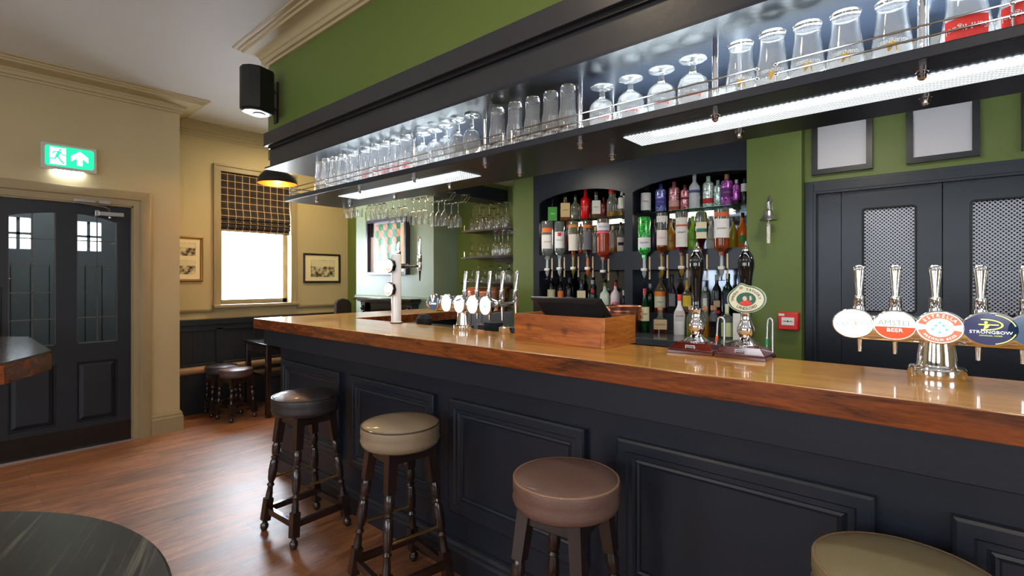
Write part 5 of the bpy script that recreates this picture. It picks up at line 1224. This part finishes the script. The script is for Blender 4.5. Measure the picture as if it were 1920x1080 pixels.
g_ = MB(); g_.box(PY(755, 450, FB)[0], fx1 - fw - .005, FB - .02, FB - .01, fz0 + .08, fz1 - .08); g_.build('gold_certificate', mat('pale_gold_card', (200, 170, 110), .5), sg, world=True)
# wall light glimpsed at the corner of the breast
# ------------------------------------------------------------------ BEER TAPS
def lit(name, c, e): return mat(name, c, .35, emit=e, ecol=c, coat=.6)
def tap_handle(mb, x, y, z0, z1, w0=.011, w1=.018, lean=0.0):
    L_ = z1 - z0
    mb.lathe([(0, 0), (.015, 0), (.016, .003), (.016, L_ * .26), (.013, L_ * .27), (.012, L_ * .29), (0, L_ * .29)], 18, Matrix.Translation((x, y, z0)))
    pts = []
    n = 10; v = []
    for i in range(n + 1):
        u = i / n; w_ = w0 * (1 - u) + w1 * u; d_ = .011 * (1 - .35 * u)
        if i == n: w_ *= .55; d_ *= .5
        zz = z0 + L_ * .28 + (L_ * .72) * (u if i < n else 1.0) - (0 if i < n else 0)
        if i == n - 1: w_ *= 1.0; zz = z1 - .006
        for k in range(12):
            a = 2 * pi * k / 12; v.append((x + w_ * cos(a) + lean * u * 0, y + d_ * sin(a) + lean * u, zz))
    f = [(i * 12 + k, i * 12 + (k + 1) % 12, (i + 1) * 12 + (k + 1) % 12, (i + 1) * 12 + k) for i in range(n) for k in range(12)] + [tuple(range(12))[::-1], tuple(n * 12 + k for k in range(12))]
    mb._add(v, f)
# right hand font
TX, TY, TZ = -.028, 1.93, 1.287
tf = thing('beer_font', 'wide chrome beer font with oval badges at the right of the counter', 'beer font', (TX, TY, CT))
base = MB(); base.lathe([(0, 0), (.066, 0), (.068, .003), (.068, .028), (.064, .033), (.050, .034), (.047, .040), (.045, .07), (.038, .12), (.034, .14), (0, .14)], 48, Matrix.Diagonal((1.0, .8, 1, 1)))
base.build('font_pedestal', M_CHROME, tf)
X0t = PY(1596, 610, TY)[0]; X1t = .62
tb_ = MB(); Mx = Matrix.Translation((X0t, TY, TZ)) @ Matrix.Rotation(pi / 2, 4, 'Y')
Lt = X1t - X0t
tb_.lathe([(0, 0), (.026, .004), (.036, .014), (.040, .03), (.040, Lt - .03), (.036, Lt - .014), (.026, Lt - .004), (0, Lt)], 40, Mx)
tb_.build('cross_tube', M_CHROME, tf, world=True)
M_BADRIM = M_CHROME
bspec = [(1600, 606, 34, 27, 'san'), (1678, 610, 35, 28, 'ams'), (1762, 614, 38, 31, 'est'), (1856, 617, 42, 32, 'str'), (1945, 620, 44, 33, 'nav'), (2040, 624, 46, 34, 'nav2')]
M_W_LIT = lit('lit_white', (255, 255, 255), 3.2); M_W_SOFT = lit('lit_soft_white', (255, 252, 246), 1.15); M_OR_LIT = lit('lit_orange_red', (236, 72, 30), .85); M_RED_LIT = lit('lit_coral', (240, 112, 84), .85)
M_NV_LIT = lit('lit_navy', (44, 48, 92), .35); M_GR_LIT = lit('lit_teal', (90, 205, 175), .9); M_YL_LIT = lit('lit_lime', (214, 226, 110), .9); M_SILV = lit('lit_grey_green', (120, 150, 130), .75); M_OC = lit('lit_pale_coral', (250, 170, 140), 1.0)
def ell(rx, ry, a0=0, a1=2 * pi, n=48): return [(rx * cos(a0 + (a1 - a0) * k / n), ry * sin(a0 + (a1 - a0) * k / n)) for k in range(n + 1)]
def half_ell(rx, ry, zc):   # part of the ellipse below height zc
    a = math.asin(zc / ry); return [(rx * cos(t), ry * sin(t)) for t in [pi - a + (pi + 2 * a) * k / 32 for k in range(33)]]
def arc_band(mb, M, rx0, ry0, rx1, ry1, a0, a1, z0, z1, n=24):
    P = [(rx1 * cos(a0 + (a1 - a0) * k / n), ry1 * sin(a0 + (a1 - a0) * k / n)) for k in range(n + 1)] + [(rx0 * cos(a1 + (a0 - a1) * k / n), ry0 * sin(a1 + (a0 - a1) * k / n)) for k in range(n + 1)]
    m = len(P) // 2
    v = [(p[0], p[1], z0) for p in P] + [(p[0], p[1], z1) for p in P]; N_ = len(P); f = []
    for i in range(m - 1):
        j = N_ - 1 - i
        f += [(i, i + 1, j - 1, j), (N_ + j, N_ + j - 1, N_ + i + 1, N_ + i)]
    for i in range(N_): f.append((i, (i + 1) % N_, N_ + (i + 1) % N_, N_ + i))
    mb._add(v, f, M)
YBd = TY - .062
for i, (px, py, rw, rh, k) in enumerate(bspec):
    x, z = PY(px, py, YBd); sc_ = depth(x, YBd) / FPX; rx, ry = rw * sc_ * .97, rh * sc_
    M = face_m((x, YBd, z), radians(0), 0)
    hd = MB(); hd.lathe([(0, -.035), (rx * .75, -.03), (rx * .98, -.010), (rx * 1.03, -.002), (rx * 1.02, .004), (rx * .95, .006), (0, .006)], 48, M @ Matrix.Diagonal((1, ry / rx, 1, 1)))
    b_ = hd.build('badge', M_CHROME, tf, world=True, smooth=50)
    M2 = M @ Matrix.Translation((0, 0, .006))
    fx, fy = rx * .93, ry * .93
    def face(nm, mt_, fn):
        q = MB(); fn(q); return q.build(nm, mt_, b_, world=True, smooth=0)
    if k == 'san':
        face('badge_face', M_W_LIT, lambda q: q.prism(ell(fx * 1.02, fy * 1.02)[:-1], 0, .003, M2))
        face('badge_text', M_SILV, lambda q: add_text(q, 'San', .027, M2 @ Matrix.Translation((-.029, -.001, .0035)) @ Matrix.Rotation(.1, 4, 'Z')))
        face('badge_text', M_OC, lambda q: add_text(q, 'M', .026, M2 @ Matrix.Translation((-.001, .002, .0035)) @ Matrix.Rotation(.1, 4, 'Z')))
        face('badge_text', M_SILV, lambda q: add_text(q, 'iguel', .025, M2 @ Matrix.Translation((.028, .005, .0035)) @ Matrix.Rotation(.1, 4, 'Z')))
    elif k == 'ams':
        face('badge_face', M_W_SOFT, lambda q: q.prism(ell(fx, fy)[:-1], 0, .003, M2))
        face('red_half', M_OR_LIT, lambda q: q.prism(half_ell(fx * .97, fy * .96, -.004), .003, .004, M2))
        face('badge_text', M_SILV, lambda q: add_text(q, 'AMSTEL', .022, M2 @ Matrix.Translation((0, .007, .0035)), 1.05))
        face('badge_text', M_W_SOFT, lambda q: add_text(q, 'BEER', .015, M2 @ Matrix.Translation((0, -.014, .0045)), 1.2))
    elif k == 'est':
        face('badge_face', M_W_SOFT, lambda q: q.prism(ell(fx, fy)[:-1], 0, .003, M2))
        def bands(q):
            arc_band(q, M2, fx * .60, fy * .60, fx * .95, fy * .95, radians(14), radians(166), .003, .004)
            arc_band(q, M2, fx * .60, fy * .60, fx * .95, fy * .95, radians(192), radians(348), .003, .004)
        face('red_bands', M_RED_LIT, bands)
        face('badge_text', M_W_SOFT, lambda q: (add_text_arc(q, 'ESTRELLA', .013, 0, 0, fx * .77, fy * .77, radians(152), radians(28), M2 @ Matrix.Translation((0, 0, .0045))), add_text_arc(q, 'PREMIUM BEER', .009, 0, 0, fx * .79, fy * .79, radians(212), radians(328), M2 @ Matrix.Translation((0, 0, .0045)))))
        def tri(q):
            for (cx, cy, a) in ((0, -.013, -pi / 2), (.015, -.005, 0), (-.015, -.005, pi), (0, .014, pi / 2), (.008, .006, .6), (-.008, .006, 2.6)):
                s_ = .0055; q.prism([(cx + s_ * cos(a + t_), cy + s_ * sin(a + t_)) for t_ in (0, 2.1, 4.2)], .003, .004, M2)
        face('teal_star', M_GR_LIT, tri)
    elif k == 'str':
        face('badge_face', M_NV_LIT, lambda q: q.prism(ell(fx, fy)[:-1], 0, .003, M2))
        def arrow(q):
            arc_band(q, M2 @ Matrix.Translation((-.012, .012, 0)), .034, .0125, .038, .0155, radians(-100), radians(100), .003, .0042)
            stroke(q, [(-.022, .012), (.016, .012)], .0030, M2, (.003, .0042)); disc(q, M2, .0036, .0036, .003, .0042, 14, -.008, .018)
            q.prism([(-.010, .014), (.0, .012), (-.004, .004), (-.013, -.001)], .003, .0042, M2)
            arc_band(q, M2, fx * .90, fy * .90, fx * .95, fy * .95, radians(15), radians(78), .003, .004)
            arc_band(q, M2, fx * .90, fy * .90, fx * .95, fy * .95, radians(-78), radians(-15), .003, .004)
        face('arrow_emblem', M_YL_LIT, arrow)
        face('badge_text', M_W_SOFT, lambda q: add_text(q, 'STRONGBOW', .0115, M2 @ Matrix.Translation((.001, -.0085, .0035)), 1.15))
        face('badge_text', M_YL_LIT, lambda q: add_text(q, 'ORIGINAL CIDER', .005, M2 @ Matrix.Translation((.001, -.0175, .0035)), 1.2))
    else:
        face('badge_face', lit('lit_slate', (60, 84, 110), .5), lambda q: q.prism(ell(fx, fy)[:-1], 0, .003, M2))
    hx, _ = PY((1611, 1679, 1754, 1839, 1926, 2018)[i], 570, TY + .02)
    h_ = MB(); zt_ = PY((1611, 1679, 1754, 1839, 1926, 2018)[i], 497, TY + .02)[1]; zb_ = PY(1700, 578, TY + .02)[1]
    tap_handle(h_, hx, TY + .02, zb_ - .003, zt_, .010, .0165)
    h_.lathe([(0, -.03), (.02, -.03), (.018, .002), (0, .002)], 16, Matrix.Translation((hx, TY + .02, zb_)))
    h_.build('tap_handle', M_CHROME, tf, world=True, smooth=50)
    s_ = MB(); s_.tube([(hx - .004, TY + .03, TZ), (hx - .004, TY + .065, TZ - .01), (hx - .004, TY + .07, TZ - .035), (hx - .004, TY + .07, TZ - .085)], [.014, .012, .010, .007], 12)
    s_.build('tap_spout', M_CHROME, tf, world=True)
# middle font, five taps
FX, FY, FZ = -2.08, 1.965, 1.297
mf = thing('beer_font', 'chrome five tap beer font with bright round badges left of the wooden box', 'beer font', (FX, FY, CT))
MB().lathe([(0, 0), (.062, 0), (.064, .003), (.064, .026), (.060, .030), (.046, .032), (.042, .06), (.034, .12), (0, .12)], 40, Matrix.Diagonal((1.0, .8, 1, 1))).build('font_pedestal', M_CHROME, mf)
xa = PY(806, 570, FY)[0]; xb = PY(938, 572, FY)[0]; Lq = xb - xa
MB().lathe([(0, 0), (.03, .003), (.042, .02), (.046, .05), (.046, Lq - .10), (.038, Lq - .05), (.022, Lq - .012), (0, Lq)], 36, Matrix.Translation((xa, FY, FZ)) @ Matrix.Rotation(pi / 2, 4, 'Y')).build('cross_tube', M_CHROME, mf, world=True)
yb2 = FY - .066
for i, (px, py) in enumerate(((813.5, 566), (838, 568), (862, 570), (887, 571), (911, 573))):
    x, z = PY(px, py, yb2); M = face_m((x, yb2, z), radians(0)); R = .045
    b_ = MB().lathe([(0, -.04), (R * .8, -.035), (R * 1.0, -.012), (R * 1.03, 0), (R * .97, .006), (0, .006)], 36, M @ Matrix.Diagonal((.88, 1.12, 1, 1))).build('badge', M_CHROME, mf, world=True, smooth=50)
    M2 = M @ Matrix.Translation((0, 0, .006))
    MB().prism(ell(R * .88 * .93, R * 1.12 * .93)[:-1], 0, .003, M2).build('badge_face', M_W_LIT if i else lit('lit_blue_grey', (60, 76, 100), .6), b_, world=True, smooth=0)
    if i == 0:
        q = MB(); add_text(q, 'Coors', .022, M2 @ Matrix.Translation((0, -.008, .0035)), 1.1); q.prism([(-.018, .038), (-.004, .0), (.004, .0), (.018, .038), (.008, .042), (0, .016), (-.008, .042)], .003, .004, M2)
        q.build('badge_text', M_W_SOFT, b_, world=True, smooth=0)
        MB().prism([(-.008, .050), (.008, .050), (.005, .018), (-.005, .018)], .004, .005, M2).build('gold_peak', M_GOLD, b_, world=True, smooth=0)
    if i == 2: MB().prism([(-.02, .012), (.02, .022), (.02, .034), (-.02, .024)], .003, .004, M2).build('grey_stripe', lit('lit_stripe', (120, 130, 150), .6), b_, world=True, smooth=0)
    if i == 4: MB().prism([(-.014, .004), (.004, -.012), (.012, -.006), (0, .002)], .003, .004, M2).build('green_leaf', M_GR_LIT, b_, world=True, smooth=0)
    hpx = (872, 894, 917, 941, 967)[i]; Yh = FY + .19
    hx, zt_ = PY(hpx, 508, Yh); zb_ = PY(hpx, 557, Yh)[1]
    h_ = MB(); tap_handle(h_, hx, Yh, zb_, zt_, .010, .014, .01); h_.lathe([(0, -.01), (.018, -.01), (.016, .002), (0, .002)], 16, Matrix.Translation((hx, Yh, zb_))); h_.build('tap_handle', M_CHROME, mf, world=True, smooth=50)
    s_ = MB(); s_.tube([(max(xa + .03, min(hx, xb - .03)), FY + .02, FZ), (hx, Yh - .03, FZ + .005), (hx, Yh, zb_ - .005), (hx, Yh + .005, FZ - .03), (hx, Yh + .005, FZ - .10)], [.014, .012, .016, .011, .007], 12)
    s_.build('tap_spout', M_CHROME, mf, world=True)
# white column font
wx, wy = PZ(743, 604.5, CT); wy = min(wy, 1.985); wx = PY(743, 600, wy)[0]; wt = PY(743, 477, wy)[1]
wc = thing('column_font', 'tall white column beer font with two lit round badges', 'beer font', (wx, wy, CT))
rw_ = .0325
MB().lathe([(0, 0), (.038, 0), (.038, .008), (rw_, .012), (rw_, wt - CT - .006), (rw_ - .004, wt - CT), (0, wt - CT)], 40).build('white_column', M_WHITE, wc)
MB().lathe([(0, 0), (.042, 0), (.042, .006), (0, .006)], 32).build('black_gasket', M_BLACK, wc)
for (px, py) in ((729, 499), (729, 542)):
    zz = PY(px, py, wy)[1] - CT; a = radians(270)
    M = Matrix.Translation((0, 0, zz)) @ Matrix.Rotation(a, 4, 'Z') @ Matrix.Rotation(pi / 2, 4, 'Y')
    b_ = MB().lathe([(0, .02), (.034, .022), (.046, .035), (.048, .055), (.044, .06), (0, .06)], 8, M).build('badge', mat('dark_chrome', (120, 120, 125), .15, 1.0), wc, smooth=0)
    MB().lathe([(.041, .06), (.041, .064), (0, .064)], 32, M).build('badge_face', M_W_SOFT, b_, smooth=0)
    MB().lathe([(.020, .0645), (.036, .0645), (.036, .065), (.020, .065)], 20, M @ Matrix.Rotation(0, 4, 'Z'), -1.0, 1.0).build('orange_arc', M_OC, b_, smooth=0)
zz = PY(752, 498, wy)[1] - CT; ty_ = PX(787, 498, wx)[0] - wy
m_ = MB(); m_.tube([(0, .02, zz), (0, ty_ * .45, zz), (0, ty_ * .5, zz), (0, ty_, zz)], [.018, .018, .009, .008], 14)
m_.lathe([(0, -.03), (.012, -.03), (.015, -.01), (.015, .02), (.012, .03), (0, .03)], 16, Matrix.Translation((0, ty_, zz))); tap_handle(m_, 0, ty_, zz + .03, PY(787, 444, wy + ty_)[1] - CT, .011, .013)
m_.build('side_tap', M_CHROME, wc, smooth=50)
MB().lathe([(0, -.10), (.004, -.10), (.007, -.06), (.010, -.028), (0, -.028)], 12, Matrix.Translation((0, ty_, zz))).build('black_spout', M_BLACK, wc)
m_ = MB(); tap_handle(m_, -.002, .02, wt - CT, wt - CT + .09, .010, .012); m_.build('rear_handle', M_CHROME, wc)

# ------------------------------------------------------------------ hand pumps
def hand_pump(label, x0, x1, cpx, label_m, front=1.90, back=2.03, knob_y=462, foot_y=640):
    cx = (x0 + x1) / 2
    t = thing('hand_pump', label, 'hand pump', (cx, (front + back) / 2, CT), 0, 'beer hand pumps')
    b = MB(); w_ = (x1 - x0) / 2 - .001; d_ = (back - front) / 2
    o0 = [(-w_, -d_), (w_, -d_), (w_, d_), (-w_, d_)]
    def sc2(i): return [(p[0] - (i if p[0] > 0 else -i), p[1] - (i if p[1] > 0 else -i)) for p in o0]
    b.prism(o0, 0, .012, None, o0); b.prism(sc2(.004), .012, .016); b.prism(sc2(.004), .016, .042, None, sc2(.026))
    b.build('wooden_base', M_MAHOG, t, bevel=.003, smooth=0)
    MB().box(-.018, .018, -d_ + .009, -d_ + .013, .020, .034).build('maker_plate', M_STEEL, t)
    q = MB(); q.box(-.0155, .0155, -d_ + .0075, -d_ + .0092, .0222, .0318); q.build('plate_field', M_BLACK, t)
    q = MB(); add_text(q, 'ANGRAM', .0065, face_m((0, -d_ + .0072, .027)), 1.0); q.build('plate_text', M_PAPER, t, smooth=0)
    py_ = .015
    M0 = Matrix.Translation((0, py_, .042))
    MB().lathe([(0, 0), (.050, 0), (.051, .004), (.044, .007), (.040, .012), (.034, .014), (.026, .022), (.021, .030), (.026, .040), (.031, .052), (.031, .066), (.024, .082), (.019, .096), (.0185, .112), (.020, .124), (.021, .128), (.018, .132), (0, .132)], 36, M0).build('chrome_clamp', M_CHROME, t)
    topz = PY(cpx, knob_y, front + d_ + py_)[1] - CT
    Hh = topz - .174 - .02
    MB().lathe([(0, 0), (.017, 0), (.018, .004), (.016, .01), (.0155, Hh * .12), (.018, Hh * .28), (.020, Hh * .42), (.021, Hh * .50), (.024, Hh * .62), (.0285, Hh * .72), (.029, Hh * .80), (.025, Hh * .90), (.017, Hh * .97), (.013, Hh), (0, Hh)], 36, Matrix.Translation((0, py_, .174))).build('black_handle', M_GLOSSBLACK, t)
    MB().lathe([(0, 0), (.014, 0), (.014, .004), (.009, .006), (.010, .014), (.007, .018), (.009, .024), (.006, .030), (.003, .036), (0, .037)], 20, Matrix.Translation((0, py_, .174 + Hh))).build('chrome_finial', M_CHROME, t)
    return t
p1 = hand_pump('left hand pump without a badge on its mahogany base', -.845, -.664, 1309, None, knob_y=462)
p2 = hand_pump('right hand pump carrying the green and cream oval badge', -.661, -.480, 1406, None, knob_y=460)
bx_, bz_ = PY(1400, 561, 1.915); sc_ = depth(bx_, 1.915) / FPX; rx, ry = 34.5 * sc_, 25.5 * sc_
off = origin_of(p2)
M = Matrix.Translation(Vector((bx_, 1.915, bz_)) - off) @ Matrix.Rotation(radians(-4), 4, 'Y') @ Matrix.Rotation(pi / 2, 4, 'X')
def blob(s):   # oval with a bump at the upper left
    P = []
    for k in range(64):
        a = 2 * pi * k / 64; x, y = rx * s * cos(a), ry * s * sin(a)
        y += .011 * math.exp(-((x + .014) / .014) ** 2) if sin(a) > 0 else 0
        P.append((x, y))
    return P
pb = MB().prism(blob(1.0), 0, .006, M).build('pump_badge', mat('badge_cream', (226, 222, 190), .4, coat=.4), p2, smooth=0)
MB().prism(blob(.97), .006, .0066, M).build('green_border', mat('badge_green', (14, 92, 62), .4, coat=.4), pb, smooth=0)
MB().prism(blob(.89), .0066, .0072, M).build('cream_field', MATS['badge_cream'], pb, smooth=0)
MB().prism(ell(rx * .50, ry * .50)[:-1], .0072, .0078, M).build('green_oval', MATS['badge_green'], pb, smooth=0)
q = MB(); arc_band(q, M, 0, 0, rx * .44, ry * .47, radians(212), radians(318), .0078, .0083, 16); q.build('red_patch', mat('badge_red', (214, 52, 34), .4), pb, smooth=0)
q = MB(); disc(q, M, .0075, .0085, .0078, .0084, 20, -.004, .003); q.prism([(.012, -.006), (.020, -.002), (.018, .012), (.012, .010)], .0078, .0084, M); q.build('cream_shape', mat('badge_skin', (226, 200, 176), .5), pb, smooth=0)
q = MB(); disc(q, M, .0065, .0055, .0072, .0078, 20, -.014, ry * .86); q.build('crest', mat('badge_fawn', (176, 158, 120), .5), pb, smooth=0)
Mt = M @ Matrix.Translation((0, 0, .0078))
q = MB(); add_text_arc(q, 'TIMOTHY', .0122, 0, 0, rx * .69, ry * .70, radians(188), radians(122), Mt); add_text_arc(q, "TAYLOR'S", .0130, 0, 0, rx * .69, ry * .70, radians(88), radians(-4), Mt)
add_text_arc(q, 'LANDLORD', .0142, 0, 0, rx * .68, ry * .69, radians(222), radians(318), Mt)
q.build('badge_text', mat('badge_ink', (22, 40, 34), .5), pb, smooth=0)
# fix of the reading direction of the upper words happens through the decreasing angle
MB().box(-.006, .006, .0, .03, 0, .05).build('badge_clip', M_CHROME, p2).location = (bx_ - off.x, 1.922 - off.y, bz_ - off.z - .03)
# swan neck spouts behind the pumps
for (px, yt, yb, cc, lb_) in ((1352, 595, 636, (222, 90, 40), 'steel swan neck with an orange band between the pumps'), (1444, 597, 646, (10, 150, 100), 'steel swan neck with a green band right of the pumps')):
    Y = 2.0 if px < 1400 else 2.02
    x, zt_ = PY(px, yt, Y); n_ = MB()
    r_ = .012 if px < 1400 else .008
    n_.tube([(r_, 0, CT), (r_, 0, zt_ - .012)] + [(r_ * cos(a), 0, zt_ - .012 + .012 * sin(a)) for a in (0.5, 1.1, 1.6, 2.1, 2.7)] + [(-r_ * 1.0, 0, zt_ - .02), (-r_ * 1.5, 0, CT + .022)], .0042, 10)
    root = thing('swan_neck', lb_, 'swan neck spout', (x, Y, CT), 0, 'swan neck spouts')
    nn = n_.mesh('spout_tube', M_STEEL, 40, (0, 0, CT)); o = bpy.data.objects.new('spout_tube', nn); COL.objects.link(o); o.parent = root
    MB().tube([(-r_ * 1.42, 0, .045), (-r_ * 1.28, 0, .068)], .0056, 12).build('coloured_band', solid(cc, .4), root)
tg = MB().box(-.014, .014, -.003, .003, 0, .085); x, _ = PY(1383, 630, 2.0)
o = tg.build('white_clip_tag', M_WHITE, loc=(x, 2.0, CT + .003), bevel=.003); o.rotation_euler = (0, radians(28), 0); tag(o, 'slanted white plastic tag leaning beside the second pump', 'tag')

# ------------------------------------------------------------------ wooden box with till screen
wb = thing('wooden_box', 'stained pine box around the till screen on the counter', 'wooden box', (-1.315, 1.95, CT))
wx0, wx1, wy0, wy1, wh = -1.562, -1.071, 1.808, 2.08, .127
for ya_ in (wy0, wy1 - .02): MB().box(wx0, wx1 - .02, ya_, ya_ + .02, CT, CT + wh).build('long_board', M_PINE, wb, world=True, bevel=.002)
MB().box(wx1 - .02, wx1, wy0, wy1, CT, CT + wh).build('end_board', M_PINE2, wb, world=True, bevel=.002)
MB().box(wx0, wx0 + .02, wy0 + .02, wy1 - .02, CT, CT + wh).build('end_board', M_PINE2, wb, world=True, bevel=.002)
ts = thing('till_screen', 'black tilted till screen seen from behind inside the wooden box', 'screen', (-1.33, 1.92, CT))
ya, yb_ = 1.845, 2.02
xa1, za1 = PY(994, 559, ya); xb1, _ = PY(1126, 562, ya)
v = [(xa1, ya, za1), (xb1, ya, za1), (xb1 - .012, yb_, CT + .06), (xa1 + .012, yb_, CT + .06)]
nrm = Vector((0, (za1 - CT - .06), (yb_ - ya))).normalized() * .012
m_ = MB(); m_._add(v + [tuple(Vector(p) + nrm) for p in v], [(0, 1, 2, 3), (7, 6, 5, 4), (0, 4, 5, 1), (1, 5, 6, 2), (2, 6, 7, 3), (3, 7, 4, 0)])
m_.build('screen_panel', mat('till_black', (30, 31, 34), .3), ts, world=True, bevel=.003, smooth=0)
m_ = MB(); ins = .035; c_ = [(xa1 + ins, ya + .01, za1 - .018), (xb1 - ins, ya + .01, za1 - .018), (xb1 - ins - .02, yb_ - .05, CT + .05), (xa1 + ins + .02, yb_ - .05, CT + .05)]
m_._add(v + c_, [(4, 5, 6, 7), (0, 1, 5, 4), (1, 2, 6, 5), (2, 3, 7, 6), (3, 0, 4, 7)]); m_.build('rear_housing', mat('till_black2', (38, 39, 42), .35), ts, world=True, smooth=0)
MB().box(-1.40, -1.24, 1.90, 2.0, CT, CT + .07).build('screen_stand', M_BLACK, ts, world=True)
# small things on the counter
x, y = PZ(955, 625, CT); pot = MB().lathe([(0, 0), (.030, 0), (.032, .003), (.032, .03), (.034, .034), (.030, .036), (.018, .040), (0, .041)], 28).build('steel_pot', M_CHROME, loc=(x - .005, y - .03, CT)); tag(pot, 'small chrome pot beside the left end of the wooden box', 'pot')
# drip area behind the counter: steel unit and black till drawer
un = thing('steel_sink_unit', 'stainless steel sink unit behind the left part of the counter', 'sink unit', (-2.9, 2.35, 0))
MB().box(AX + .02, -1.6, 2.06, 2.50, 0, .98).build('unit_body', M_STEEL, un, world=True, bevel=.004)
x, y = PZ(800, 597, 1.08)
cm = thing('card_printer', 'black receipt printer behind the white column font', 'printer', (-2.95, 2.25, .98)); MB().box(-3.1, -2.55, 2.12, 2.42, .98, 1.11).build('printer_body', M_BLACK, cm, world=True, bevel=.01); MB().box(-2.5, -2.3, 2.14, 2.4, .98, 1.10).build('printer_tray', M_STEEL, cm, world=True, bevel=.004)
o = MB().lathe([(0, 0), (.03, 0), (.04, .03), (.04, .06), (.025, .085), (0, .09)], 20, Matrix.Diagonal((1.6, 1.2, 1, 1))).build('black_cloth', mat('black_cloth', (26, 26, 30), .8), loc=(-2.66, 2.03 + .03, 1.11 - .0)); o.location = (-2.72, 2.2, 1.11); tag(o, 'crumpled black cloth at the foot of the white column font', 'cloth')
dk = MB().box(-.05, .05, -.03, .03, 0, .11).build('cutlery_holder', mat('navy_holder', (34, 44, 50), .5), loc=(PY(925, 600, 2.2)[0], 2.2, .98 + .0)); dk.scale = (1, 1, 1.8); tag(dk, 'small dark holder behind the five tap beer font', 'holder')
